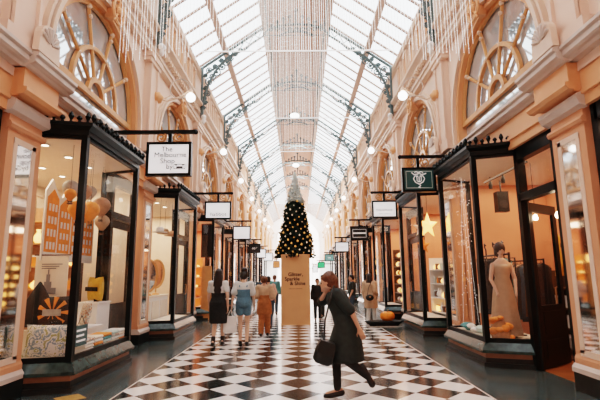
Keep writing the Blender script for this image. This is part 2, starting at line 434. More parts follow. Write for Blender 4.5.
# pilasters between shops
tn = 4
for s in (-1, 1):
    for k in range(K0, 8):
        y = P(k); tn += 1; mir = (lambda m: m.sh(.2).mx() if s < 0 else m.sh(.2))
        b = MB().box(3.58, 3.80, y - .37, y + .37, .34, 3.93)
        b.sweep_y([(3.6, 3.50), (3.54, 3.52), (3.52, 3.56), (3.54, 3.6), (3.6, 3.62)], y - .40, y + .40)
        b.sweep_y([(3.6, .34), (3.56, .34), (3.56, .42), (3.58, .46)], y - .375, y + .375)
        t = struct('trim_%d' % tn, mir(b), M['wall_low'])
        c = MB().box(3.57, 3.6, y - .24, y - .16, .5, 3.40); c.box(3.565, 3.59, y + .16, y + .24, .5, 3.40); c.box(3.565, 3.59, y - .24, y + .24, 3.34, 3.42); c.box(3.565, 3.59, y - .24, y + .24, .46, .54)
        struct('panel_frame', mir(c), M['cream'], t)
        struct('mirror_panel', mir(MB().box(3.572, 3.585, y - .16, y + .16, .54, 3.34)), M['mirror'], t)
        p = MB().box(3.53, 3.80, y - .38, y + .38, 0, .24); struct('pedestal', mir(p), M['plinth'], t)
        p = MB().sweep_y([(3.80, .24), (3.515, .24), (3.515, .30), (3.57, .36), (3.80, .36)], y - .39, y + .39); struct('pedestal_cap', mir(p), M['stone'], t)
        cp = MB().sweep_y([(3.6, 3.70), (3.50, 3.74), (3.46, 3.82), (3.46, 3.88), (3.6, 3.93)], y - .46, y + .46); struct('capital', mir(cp), M['stone'], t)

# shell ornaments above the cornice blocks
for s in (-1, 1):
    for k in range(0, 6):
        y = P(k) - .22; z = 4.55
        t = thing('shell_ornament', 'carved shell ornament on top of the shop cornice block, %s along the %s wall' % (ORD[k], SIDE[s]), 'ornament', (s * 3.58, y, z), 0, 'shell ornaments along the cornices')
        mb = MB(); N = 12
        pts = [(-.26, 0)] + [(-.24 * math.cos(PI * i / N), .22 + .24 * math.sin(PI * i / N)) for i in range(N + 1)] + [(.26, 0)]
        n = len(pts)
        mb.add([(s * 3.42, y + a, z + b) for a, b in pts] + [(s * 3.51, y + a, z + b) for a, b in pts], [tuple(range(n)), tuple(range(n, 2 * n))[::-1]] + [(i, (i + 1) % n, n + (i + 1) % n, n + i) for i in range(n)])
        obj('slab', mb, M['cream'], t)
        rb = MB()
        for i in range(7):
            a = PI * (i + .5) / 7
            rb.capsule((s * 3.415, y - .04 * math.cos(a), z + .2 + .03 * math.sin(a)), (s * 3.41, y - .18 * math.cos(a), z + .22 + .19 * math.sin(a)), .012, .03, 6)
        obj('shell_ribs', rb, M['stone'], t, True)

# ------------------------------------------------------------------ roof
RE, RL = (3.75, 9.24), (1.22, 11.05)           # eaves and lantern edge (x, z)
def slope(u): return RE[0] + (RL[0] - RE[0]) * u, RE[1] + (RL[1] - RE[1]) * u
pane, bars, pur = MB(), MB(), MB()
for s in (-1, 1):
    pane.add([(s * RE[0], YB, RE[1] + .08), (s * RE[0], YF, RE[1] + .08), (s * RL[0], YF, RL[1] + .08), (s * RL[0], YB, RL[1] + .08)], [(0, 1, 2, 3)])
    y = -4.5
    while y < YF:
        w = .034
        bars.add([(s * RE[0], y - w, RE[1]), (s * RL[0], y - w, RL[1]), (s * RL[0], y + w, RL[1]), (s * RE[0], y + w, RE[1]),
                  (s * RE[0], y - w, RE[1] + .07), (s * RL[0], y - w, RL[1] + .07), (s * RL[0], y + w, RL[1] + .07), (s * RE[0], y + w, RE[1] + .07)],
                 [(0, 1, 2, 3), (7, 6, 5, 4), (0, 4, 5, 1), (3, 2, 6, 7)])
        y += .74
    for u, w in ((0.0, .08), (.42, .10), (1.0, .09)):
        x, z = slope(u)
        pur.sweep_y([(s * (x - w), z - .10), (s * (x + w), z - .10), (s * (x + w), z + .02), (s * (x - w), z + .02)], YB, YF)
ceil = struct('ceiling', pane, M['roofglass'])
struct('glazing_bars', bars, M['bar'], ceil); struct('purlin', pur, M['purlin'], ceil)
# lantern: railed sides and a boarded top
lt = MB().box(-1.22, 1.22, YB, YF, 12.0, 12.08)
for i in range(9): lt.box(-1.2 + .3 * i - .02, -1.2 + .3 * i + .02, YB, YF, 11.96, 12.0)
struct('lantern_ceiling', lt, M['lantern'], ceil)
ls, lg = MB(), MB()
for s in (-1, 1):
    ls.box(s * 1.20 - .03, s * 1.20 + .03, YB, YF, 11.80, 12.0)
    ls.box(s * 1.20 - .03, s * 1.20 + .03, YB, YF, 11.06, 11.14)
    y = 3.0
    while y < P(7):
        ls.box(s * 1.20 - .03, s * 1.20 + .03, y, y + .06, 11.1, 11.85); y += MOD / 6
    y = 3.0
    while y < P(5):
        lg.tube(spiral((s * 1.15, y + .2, 11.34), .17, 1.4, 'yz', 0), .016, 4); lg.tube([(s * 1.15, y + .42, 11.14), (s * 1.15, y + .42, 11.6)], .014, 4); y += MOD / 12
    lg.box(s * 1.15 - .015, s * 1.15 + .015, 3, P(7), 11.56, 11.60)
sl = MB()
for s in (-1, 1):
    y = 3.0
    while y < P(6): sl.box(s * 1.16 - .012, s * 1.16 + .012, y, y + .11, 11.16, 11.8); y += .25
struct('lantern_louvre', sl, M['iron'], ceil)
struct('lantern_side', ls, M['lantern'], ceil); struct('lantern_railing', lg, M['iron'], ceil)
# whitened far end, and an unseen light-blocking wall behind the camera
eb = MB().box(-6.6, 6.6, YF, YF + .2, 0, 12.1); wb = struct('wall_back', eb, M['white'])  # white puts the hazy brightness of the far end into the colour
ew = MB(); N = 20; EW = 3.1
ew.add([(-EW, YF - .02, .1), (EW, YF - .02, .1)] + [(EW * math.cos(PI * i / N), YF - .02, 6.6 + EW * math.sin(PI * i / N)) for i in range(N + 1)], [tuple(range(N + 3))])
m_end_glow = mat('glowing end glass', (.95, .93, .92), .4, emit=1.6, ecol=(1, .90, .84), var=.01)  # emission added to whiten the far end in place of haze
w = struct('window_%d' % (wn + 1), ew, m_end_glow)
wf = MB()
for i in range(-3, 4): wf.box(i * 1.0 - .035, i * 1.0 + .035, YF - .1, YF - .02, 0, 9.0 if abs(i) < 2 else 8)
for z in (2.6, 4.2, 6.6): wf.box(-EW, EW, YF - .1, YF - .02, z - .05, z + .05)
struct('window_bars', wf, M['white'], w)
fw_ = MB().box(-6.6, -2.4, YB - .2, YB, 0, 12.1).box(2.4, 6.6, YB - .2, YB, 0, 12.1).box(-2.4, 2.4, YB - .2, YB, 0, 12.1)
struct('wall_front', fw_, M['wall_low'])  # unseen wall added to keep frontal sky light off the shopfronts
# iron roof arches
def rib(k):
    y = PU(k)
    t = thing('iron_roof_arch', 'grey iron roof arch with scrolled brackets on both walls, %s one back from the camera' % ORD[k - 1], 'roof arch', (0, y, 7.27), 0, 'iron roof arches')
    for s in (-1, 1):
        # curve: vertical at the wall, sweeping up to the roof slope
        cv = []
        for i in range(15):
            u = i / 14; a = u * PI / 2 * .92
            cv.append((s * (3.50 - 1.75 * (1 - math.cos(a))), y, 7.42 + 2.62 * math.sin(a)))
        b = MB().tube(cv, .045, 6)
        b.box(min(s * 3.5, s * 3.57), max(s * 3.5, s * 3.57), y - .05, y + .05, 7.35, 9.3)
        obj('curved_bracket', b, M['iron'], t)
        top = [(s * slope(u)[0], y, slope(u)[1] - .09) for u in (0.04, .3, .6, .98)]
        c = MB().tube(top, .05, 6)
        lowr = [cv[-1], (s * 1.62, y, 10.36), (s * 1.22, y, 10.62)]
        c.tube(lowr, .035, 6)
        for i in range(9):
            u = .42 + .56 * i / 8; x, z = slope(u); v = (i % 2) * .26
            u2 = .42 + .56 * (i + 1) / 8; x2, z2 = slope(min(.98, u2)); v2 = ((i + 1) % 2) * .26
            c.tube([(s * x, y, z - .1 - v), (s * x2, y, z2 - .1 - v2)], .016, 4)
        obj('truss_chord', c, M['iron'], t)
        f = MB()
        for (cx, cz, r, st, sg) in ((3.28, 8.75, .19, 0, 1), (3.33, 8.28, .13, PI, -1), (3.02, 9.12, .20, PI, -1), (3.30, 9.2, .13, 0, 1), (2.62, 9.52, .17, 0, 1), (3.40, 7.92, .09, 0, 1), (2.84, 9.62, .10, PI, 1), (2.33, 9.86, .12, PI, -1), (3.40, 8.52, .10, PI, 1), (3.16, 8.98, .13, 0, -1), (2.80, 9.36, .14, PI, 1), (2.50, 9.70, .12, 0, -1), (3.43, 8.10, .08, PI, -1), (3.08, 9.36, .10, 0, 1), (3.42, 9.02, .09, PI, 1), (3.44, 7.72, .06, 0, 1), (2.14, 10.02, .09, 0, 1)):
            f.tube(spiral((s * cx, y, cz), r, 1.6, 'xz', st, 22, sg), .026, 5)
            f.ball((s * cx, y, cz), .045, 6, 4)
        for i in range(1, 12):
            p = cv[i]; f.tube([p, (s * (abs(p[0]) + .10), y, p[2] - .02 + .12)], .014, 4)
        obj('scrollwork', f, M['iron'], t)
        bo = MB().lathe([(.01, 7.10), (.05, 7.13), (.08, 7.22), (.06, 7.30), (.10, 7.34), (.10, 7.38), (.06, 7.44)], (s * 3.45, y, 0), 10)
        obj('boss', bo, M['white'], t, True)
    # ornament across the lantern
    a = MB()
    arc = [(1.2 * math.cos(PI * i / 14) * -1, y, 10.66 + .42 * math.sin(PI * i / 14)) for i in range(15)]; a.tube(arc, .05, 5)
    arc = [(.62 * math.cos(PI * i / 14) * -1, y, 10.58 + .2 * math.sin(PI * i / 14)) for i in range(15)]; a.tube(arc, .045, 5)
    a.tube([(-1.2, y, 10.62), (1.2, y, 10.62)], .02, 5)
    for i in range(-4, 5):
        h = .56 - .10 * abs(i) if i else .85
        x = i * .24; z0 = 10.66 + .42 * math.sqrt(max(0, 1 - (x / 1.2) ** 2))
        a.tube([(x, y, z0), (x, y, (z0 + h * .7))], .035, 4); a.ball((x, y, (z0 + h * .7)), .08, 6, 4)
        a.tube(spiral((x, y, 10.86), .10, 1.4, 'xz', 0), .025, 4)
    obj('lantern_crest', a, M['iron'], t)
    return t
for k in range(1, 9): rib(k)

# wall globes and lantern lamps
for s in (-1, 1):
    for k in range(1, 8):
        y = PU(k) + .3
        t = thing('wall_globe_lamp', 'lit white globe on a hooped wall bracket, %s from the front on the %s wall' % (ORD[k - 1], SIDE[s]), 'lamp', (s * 3.6, y, 6.3), 0, 'globe lamps along the walls')
        obj('globe', MB().ball((s * 2.74, y, 6.12), .118, 14, 10), M['lamp'], t, True)
        a = MB().tube([(s * 3.6, y, 6.12), (s * 3.35, y, 6.02), (s * 3.0, y, 6.14), (s * 2.74, y, 6.34)], .022, 6); a.lathe([(.05, 6.25), (.06, 6.30), (.02, 6.36)], (s * 2.74, y, 0), 8); obj('arm', a, M['cream'], t)
        h = MB().tube([(s * 3.02 + .26 * math.cos(2 * PI * i / 20), y, 6.36 + .26 * math.sin(2 * PI * i / 20)) for i in range(20)], .016, 5, True); obj('hoop', h, M['stone'], t)
        r = MB().lathe([(.16, 3.62), (.14, 3.52), (.07, 3.48), (.02, 3.44)], (0, y, 6.12), 10, 'x'); 
        if s < 0: r.mx()
        obj('wall_rose', r, M['peach'], t, True)
for k in (1, 3, 5):
    y = PU(k) + .55
    t = thing('lantern_lamp', 'lit oval lamp hanging on a rod in the roof lantern, %s from the front' % ORD[(k - 1) // 2], 'lamp', (-.12, y, 9.5), 0, 'lamps hanging in the roof lantern')
    obj('shade', MB().ball((-.12, y, 9.5), (.24, .24, .12), 14, 8), M['lamp'], t, True)
    obj('rod', MB().tube([(-.12, y, 9.6), (-.12, y, 11.95)], .012, 5), M['iron'], t)

# fairy-light curtains
def curtain(y, zb, zside, xw, dens, label, seed):
    rn = random.Random(seed); mb = MB(); x = -xw
    def tet(c, r): mb.add([(c[0] + r, c[1], c[2]), (c[0] - r, c[1], c[2]), (c[0], c[1] + r, c[2]), (c[0], c[1] - r, c[2]), (c[0], c[1], c[2] + r), (c[0], c[1], c[2] - r)],
                          [(0, 2, 4), (2, 1, 4), (1, 3, 4), (3, 0, 4), (2, 0, 5), (1, 2, 5), (3, 1, 5), (0, 3, 5)])
    while x <= xw:
        zt = 11.0 if abs(x) < 1.2 else slope(min(1, max(0, (3.75 - abs(x)) / (3.75 - 1.22))))[1] - .1
        z0 = (zb if abs(x) < 1.75 else zside + rn.uniform(0, .35))
        r = .003; yy = y + rn.uniform(-.03, .03); xx = x + rn.uniform(-.01, .01)
        mb.add([(xx - r, yy, z0), (xx + r, yy, z0), (xx + r, yy, zt), (xx - r, yy, zt), (xx, yy - r, z0), (xx, yy + r, z0), (xx, yy + r, zt), (xx, yy - r, zt)], [(0, 1, 2, 3), (4, 5, 6, 7)])
        z = z0
        while z < zt: tet((xx, yy, z), rn.uniform(.006, .012)); z += rn.uniform(.07, .16)
        x += dens if abs(x) > 1.3 else dens * .7
    mb.tube([(-1.75, y, zb), (1.75, y, zb)], .012, 5)
    o = obj('fairy_light_curtain', mb, M['string']); o.location = (0, 0, 0)
    return tag(o, label, 'light curtain', None, 'stuff')
curtain(7.6, 5.68, 5.45, 3.3, .062, 'nearest curtain of white light strings hanging across the arcade from the roof', 1)
curtain(11.3, 5.74, 6.2, 1.3, .09, 'second curtain of white light strings, hanging down the middle of the roof behind the nearest iron arch', 2)
curtain(17.5, 6.6, 6.6, 1.5, .09, 'third curtain of white light strings, hanging high in the middle behind the christmas tree top', 3)

# ------------------------------------------------------------------ shopfronts
def off(pts, d):
    """offset an open polyline (x, y) outwards towards the hall"""
    out = []; n = len(pts)
    for i in range(n):
        ns = []
        for a, b in ((i - 1, i), (i, i + 1)):
            if 0 <= a and b < n:
                e = (Vector(pts[b]) - Vector(pts[a])).normalized(); ns.append(Vector((-e.y, e.x)))
        nv = sum(ns, Vector((0, 0))) / len(ns); nv = nv / max(.3, nv.length ** 2)
        out.append((pts[i][0] + nv.x * d, pts[i][1] + nv.y * d))
    return out
def bay(s, yA, yB, yC, yD, label, group='black framed bay shop windows'):
    foot = [(3.93, yA - .01), (3.20, yB), (3.20, yC), (3.93, yD + .01)]
    t = thing('bay_shop_window', label, 'shop window', (s * 3.75, (yA + yD) / 2, 0), 0, group)
    def part(name, mb, m, par=None):
        if s < 0: mb.mx()
        return obj(name, mb, m, par or t)
    def ring(d, z0, z1, mb=None, d2=None):
        a = off(foot, d); b = off(foot, d if d2 is None else d2)
        a = [(3.95, a[0][1])] + a + [(3.95, a[-1][1])]; b = [(3.95, b[0][1])] + b + [(3.95, b[-1][1])]
        mb = mb or MB(); n = len(a)
        return mb.add([(x, y, z0) for x, y in a] + [(x, y, z1) for x, y in b], [tuple(range(n))[::-1], tuple(range(n, 2 * n))] + [(i, (i + 1) % n, n + (i + 1) % n, n + i) for i in range(n)])
    part('plinth', ring(.03, .07, .15, ring(.07, 0, .075)), M['plinth'])
    part('kick_band', ring(.02, .145, .235), M['brown'])
    part('sill', ring(.095, .275, .40, ring(.095, .235, .28), .015), M['marble'])
    part('display_floor', ring(-.03, .40, .43), M['offwhite'])
    fr = MB(); inn = off(foot, -.05)
    for z0, z1 in ((.40, .47), (3.63, 3.69)):
        for i in range(3):
            a, b, c, d = foot[i], foot[i + 1], inn[i + 1], inn[i]; fr.prism([a, b, c, d], z0, z1)
    part('sash_rail', fr, M['black'])
    for i, (x, y) in enumerate(foot):
        dx = .045
        part('post', MB().box(x - dx + (.03 if i in (0, 3) else .02), x + dx + .02, y - dx, y + dx, .40, 3.69), M['black'])
    mid = off(foot, -.02)
    for i in range(3):
        (x0, y0), (x1, y1) = mid[i], mid[i + 1]
        part('glass_pane', MB().add([(x0, y0, .45), (x1, y1, .45), (x1, y1, 3.66), (x0, y0, 3.66)], [(0, 1, 2, 3)]), M['glass'])
    part('bay_ceiling', ring(-.06, 3.672, 3.684), M['shopceil'])
    h = ring(.03, 3.685, 3.77); ring(.03, 3.77, 3.82, h, .10); ring(.11, 3.82, 3.87, h)
    part('fascia', h, M['black'])
    cr = MB(); o = off(foot, .09)
    for i in range(3):
        a, b = Vector(o[i]), Vector(o[i + 1]); L = (b - a).length; n = max(3, int(L / .105))
        for j in range(n):
            p = a.lerp(b, (j + .5) / n); x, y = p; big = j % 2 == 0
            hh = .17 if big else .11
            cr.lathe([(.028, 3.865), (.018, 3.90), (.045, 3.865 + hh * .55), (.03, 3.865 + hh * .8), (.004, 3.865 + hh)], (x, y, 0), 6)
    part('cresting', cr, M['black'])
    return t
def doorset(s, y0, y1, idx, opened=False, hz=3.72):
    """door frame at the wall plane, with transom; leaf closed unless opened"""
    mir = (lambda m: m.sh(.18).mx() if s < 0 else m.sh(.18))
    f = MB(); X0, X1 = 3.66, 3.80
    for y in (y0, y1): f.box(X0, X1, y - .06, y + .06, 0, hz)
    f.box(X0, X1, y0, y1, 2.78, 2.92); f.box(X0, X1, y0, y1, hz - .22, hz + .1)
    d = struct('door_%d' % idx, mir(f), M['black'])
    struct('transom_pane', mir(MB().box(3.72, 3.73, y0 + .06, y1 - .06, 2.92, hz - .2)), M['glass'], d)
    w = y1 - y0 - .14
    def leaf(mb_fn):
        m = MB(); return m
    L, G, H = MB(), MB(), MB()
    L.box(-.025, .025, 0, .13, .02, 2.76); L.box(-.025, .025, w - .13, w, .02, 2.76); L.box(-.025, .025, .13, w - .13, 2.60, 2.76); L.box(-.025, .025, .13, w - .13, .02, 1.02)
    L.box(-.032, .032, .18, w - .18, .16, .46); L.box(-.032, .032, .18, w - .18, .54, .92)
    G.box(-.004, .004, .13, w - .13, 1.02, 2.60)
    H.tube([(-.03, w - .07, .98), (-.08, w - .07, 1.0), (-.08, w - .07, 1.3), (-.03, w - .07, 1.32)], .012, 6)
    R = Matrix.Translation((3.74, y1 - .07, 0)) @ Matrix.Rotation(math.radians(-54 if opened else 180), 4, 'Z')
    if not opened: R = Matrix.Translation((3.74, y0 + .07, 0))
    lo = struct('door_leaf', mir(L.xf(R)), M['black'], d); struct('pane', mir(G.xf(R)), M['glass'], lo); struct('handle', mir(H.xf(R)), M['gold'], lo)
    return d
def room(s, ya, yb, m_wall, m_floor, n, zf=0.004):
    """shop interior behind the shopfront: back, side walls, ceiling, floor"""
    X0, X1 = 3.98, 6.1; mir = (lambda m: m.mx() if s < 0 else m)
    w = struct('wall_shop_%d' % n, mir(MB().box(X1, X1 + .08, ya, yb, 0, 3.95).box(X0, X1, ya - .04, ya, 0, 3.95).box(X0, X1, yb, yb + .04, 0, 3.95)), m_wall)
    struct('shop_ceiling', mir(MB().box(3.97, X1, ya, yb, 3.70, 3.74)), M['shopceil'], w)
    struct('shop_floor', mir(MB().box(X0 - .02, X1, ya, yb, -.002, zf)), m_floor, w)
    c = MB().box(X1 - .05, X1, ya, yb, 3.45, 3.52); c.box(X1 - .03, X1, ya, yb, 1.1, 1.14); struct('shop_moulding', mir(c), M['cream'], w)
    return w
def area(name, loc, rot, size, size_y, power, col):
    l = bpy.data.lights.new(name, 'AREA'); l.shape = 'RECTANGLE'; l.size = size; l.size_y = size_y; l.energy = power; l.color = col
    o = bpy.data.objects.new(name, l); C.objects.link(o); o.location = loc; o.rotation_euler = rot; return o
def pt(name, loc, power, col, r=.1):
    l = bpy.data.lights.new(name, 'POINT'); l.energy = power; l.color = col; l.shadow_soft_size = r
    o = bpy.data.objects.new(name, l); C.objects.link(o); o.location = loc; return o

for q in (32, 42, 52, 60): area('end_fill', (0, q, 10.9), (0, 0, 0), 2.0, 9.0, 900, (1, .97, .94))  # added lamps that overexpose the far walls in place of haze
WARM = (1, .67, .46); SOFT = (1, .80, .62)
dn = rn = 0
for s in (-1, 1):
    for k in range(K0, 8):
        ya, yb = P(k) + .37, P(k + 1) - .37; rn += 1
        wm = M['shopwhite'] if (s < 0 and k in (0, 1)) else M['shopwall']
        room(s, ya, yb, wm, M['shopfloor'], rn)
        dn += 1
        if k == -1: doorset(s, ya + 2.6, yb - .12, dn)
        elif s > 0 and k == 0: doorset(s, 6.38, 7.52, dn, True)
        else: doorset(s, P(k) + 3.15, P(k) + 4.45, dn)
        if k < 6:
            area('shop_light', (s * 4.9, (ya + yb) / 2, 3.66), (0, 0, 0), 1.6, 3.6, {(-1, 0): 85, (-1, 1): 90, (1, 0): 75}.get((s, k), 85), SOFT if (s < 0 and k < 2) else WARM)
for k in range(8):
    who = 'leftmost' if k == 0 else ORD[k] + ' from the front along the left wall'
    desc = ['of souvenirs with an orange skyline print', 'of a cream interior with ornate frames', 'glowing with orange pastry shelves'][k] if k < 3 else 'with dark amber interior'
    y = P(k); bay(-1, y + .40, y + .56, y + 2.68, y + 2.92, 'black framed bay window %s, %s' % (desc, who))
bay(1, 7.56, 7.84, 9.72, 10.02, 'black framed bay window of clothing and a dress mannequin beside the open door')
for k in range(1, 8):
    y = P(k)
    desc = ['with orange paper stars', 'of glowing amber baubles behind the pumpkin'][k - 1] if k < 3 else 'with dark amber interior'
    bay(1, y + .40, y + .56, y + 2.68, y + 2.92, 'black framed bay window %s, %s from the front along the right wall' % (desc, ORD[k]))

# ------------------------------------------------------------------ hanging signs
def sign(s, xe, Y, x0, x1, z0, z1, zb, label, face, text_fn=None, cat='sign'):
    t = thing('hanging_shop_sign', label, cat, (s * 3.7, Y, zb), 0, 'hanging shop signs')
    b = MB().box(min(s * 3.72, xe), max(s * 3.72, xe), Y - .03, Y + .03, zb - .035, zb + .035)
    b.ball((xe, Y, zb), .05, 8, 6)
    obj('beam', b, M['black'], t)
    xc = (x0 + x1) / 2; h = zb - z1
    g = MB().box(xc - .035, xc + .035, Y - .025, Y + .025, z1, zb); obj('hanger', g, M['black'], t)
    for sg in (-1, 1):
        obj('scroll', MB().tube(spiral((xc + sg * .17, Y, (zb + z1) / 2), min(.13, h * .5), 1.7, 'xz', PI / 2, 24, sg), .02, 6), M['gold'], t)
    f = MB(); w = .05
    f.box(x0, x1, Y - .06, Y + .06, z1 - w, z1); f.box(x0, x1, Y - .06, Y + .06, z0, z0 + w); f.box(x0, x0 + w, Y - .06, Y + .06, z0 + w, z1 - w); f.box(x1 - w, x1, Y - .06, Y + .06, z0 + w, z1 - w)
    obj('frame', f, M['black'], t)
    obj('panel', MB().box(x0 + w, x1 - w, Y - .045, Y + .045, z0 + w, z1 - w), face, t)
    if text_fn: text_fn(t, xc, Y - .048, (z0 + z1) / 2, x1 - x0, z1 - z0)
    return t
FR = (PI / 2, 0, 0)
def lt(t, body, size, m, x, y, z, align='CENTER', off=0.0):
    L = wloc(t); return text(body, size, m, t, Vector((x, y, z)) - L, FR, align, off=off)
def f_melb(t, x, y, z, w, h):
    for body, dx, dz in (('The', -.04, .185), ('Melbourne', .03, .075), ('Shop', -.02, -.045), ('by', .02, -.155)):
        lt(t, body, .14, M['ink'], x + dx, y, z + dz)
    n = MB().box(x + .1, x + .32, y - .002, y, z - .20, z - .19); n.box(x + .1, x + .32, y - .002, y, z - .115, z - .105); n.box(x + .1, x + .11, y - .002, y, z - .2, z - .105); n.box(x + .31, x + .32, y - .002, y, z - .2, z - .105)
    n.box(x + .13, x + .16, y - .002, y, z - .135, z - .105); n.box(x + .26, x + .29, y - .002, y, z - .135, z - .105); n.box(x + .15, x + .27, y - .002, y, z - .185, z - .15)
    obj('boxed_mark', n, M['ink'], t)
def f_habbot(t, x, y, z, w, h): lt(t, 'habbot', .19, M['inkgrey'], x + .02, y, z - .13)
def f_pen(t, x, y, z, w, h):
    o = obj('diagonal_mark', MB().box(-.10, .10, -.002, 0, -.03, .03), M['ink'], t); o.location = Vector((x + .2, y, z - .03)) - wloc(t); o.rotation_euler = (0, math.radians(-40), 0)
    lt(t, '~', .14, M['inkgrey'], x - .2, y, z + .12); lt(t, 'HANDMADE', .06, M['inkgrey'], x - .02, y, z - .16)
def f_dark(t, x, y, z, w, h): lt(t, 'co', .24, M['inkwhite'], x, y, z + .02); lt(t, 'x', .12, M['inkwhite'], x + .2, y, z + .05)
def f_crest(t, x, y, z, w, h):
    b = MB(); e = .055
    for (a, c, d, f) in ((x - w / 2 + .09, x + w / 2 - .09, z + h / 2 - .1, z + h / 2 - .085), (x - w / 2 + .09, x + w / 2 - .09, z - h / 2 + .085, z - h / 2 + .1)): b.box(a, c, y - .002, y, d, f)
    for q in (x - w / 2 + .09, x + w / 2 - .1): b.box(q, q + .012, y - .002, y, z - h / 2 + .09, z + h / 2 - .09)
    obj('border_line', b, M['pastel'], t)
    c = MB(); yy = y - .004
    c.tube([(x - .17, yy, z + .17), (x - .12, yy, z + .12), (x - .02, yy, z + .13), (x, yy, z + .16), (x + .05, yy, z + .12), (x + .14, yy, z + .13), (x + .17, yy, z + .15)], .014, 5)
    c.tube([(x - .10, yy, z + .17), (x - .06, yy, z + .19), (x - .02, yy, z + .16), (x + .06, yy, z + .19), (x + .1, yy, z + .16)], .012, 5)
    for sg in (-1, 1):
        c.tube([(x + sg * .02, yy, z + .08), (x + sg * .09, yy, z + .09), (x + sg * .13, yy, z + .02), (x + sg * .09, yy, z - .06), (x, yy, z - .11)], .014, 5)
        c.tube([(x + sg * .05, yy, z + .07), (x + sg * .05, yy, z - .03), (x, yy, z - .06)], .011, 5)
    c.tube([(x, yy, z + .07), (x, yy, z - .05)], .011, 5)
    c.tube([(x, yy, z - .11), (x + .03, yy, z - .15), (x - .02, yy, z - .18), (x + .03, yy, z - .2)], .013, 5)
    obj('scroll_emblem', c, M['inkwhite'], t)
def f_dream(t, x, y, z, w, h): lt(t, 'DREAMWEAR', .085, M['inkgrey'], x, y, z - .03); lt(t, 'v', .07, M['inkgrey'], x, y, z + .11); lt(t, 'lingerie  &  sleepwear', .045, M['inkgrey'], x, y, z - .14)
def f_bar(t, x, y, z, w, h):
    b = MB().box(x - .3, x + .3, y - .002, y, z + .16, z + .175); b.box(x - .3, x + .3, y - .002, y, z - .19, z - .175); b.box(x - .3, x + .3, y - .003, y, z - .03, z + .03)
    for q in (-.3, .285): b.box(x + q, x + q + .015, y - .002, y, z - .18, z + .17)
    obj('white_band', b, M['inkwhite'], t)
def f_small(t, x, y, z, w, h): lt(t, 'hunter', .16, M['inkgrey'], x, y, z)
def f_teal(t, x, y, z, w, h): lt(t, 'tea', .2, M['inkwhite'], x, y, z)
sign(-1, -1.95, 8.12, -2.86, -2.01, 3.43, 4.09, 4.30, 'white black-framed hanging sign reading The Melbourne Shop by, nearest on the left', M['signw'], f_melb)
sign(-1, -2.13, 14.0, -2.99, -2.14, 3.36, 3.94, 4.21, 'white hanging sign with habbot in grey letters along its foot', M['signw'], f_habbot)
sign(-1, -2.30, 21.2, -3.14, -2.29, 3.30, 3.96, 4.20, 'white hanging sign with a small dark slanted mark, third on the left', M['signw'], f_pen)
sign(-1, -2.55, 30.2, -3.51, -2.58, 3.12, 3.75, 4.04, 'dark hanging sign with a pale emblem, fourth on the left', M['signb'], f_dark)
sign(-1, -2.49, 35.2, -3.37, -2.57, 2.99, 3.70, 3.93, 'white hanging sign behind the dark emblem sign, fifth on the left', M['signw'])
sign(-1, -2.22, 40.3, -3.13, -2.31, 2.92, 3.65, 3.91, 'small white hanging sign, sixth on the left', M['signw'])
sign(-1, -1.80, 46.0, -2.63, -1.91, 2.39, 3.11, 3.41, 'small orange brown hanging sign beside the tree, seventh on the left', M['signo'])
sign(1, 2.42, 10.08, 2.44, 3.23, 3.45, 4.03, 4.30, 'dark green hanging sign with a white scrolling emblem, nearest on the right', M['signg'], f_crest)
sign(1, 2.38, 13.9, 2.36, 3.16, 3.34, 3.90, 4.17, 'white black-framed hanging sign with a fine grey name, second on the right', M['signw'], f_dream)
sign(1, 2.30, 19.35, 2.29, 3.10, 3.07, 3.69, 3.97, 'black hanging sign crossed by a white band, third on the right', M['signb'], f_bar)
sign(1, 2.11, 25.2, 2.10, 2.89, 2.87, 3.45, 3.70, 'white hanging sign with one short grey word, fourth on the right', M['signw'], f_small)
sign(1, 2.08, 35.2, 2.08, 2.82, 2.69, 3.25, 3.37, 'pale teal hanging sign, fifth on the right', M['signt'], f_teal)
sign(1, 1.68, 40.2, 1.73, 2.39, 2.24, 2.78, 2.92, 'bright green hanging sign beside the tree box', M['signgr'])
sign(1, 1.40, 46.0, 1.45, 2.01, 1.89, 2.56, 2.76, 'small white hanging sign under the green one', M['signw'])
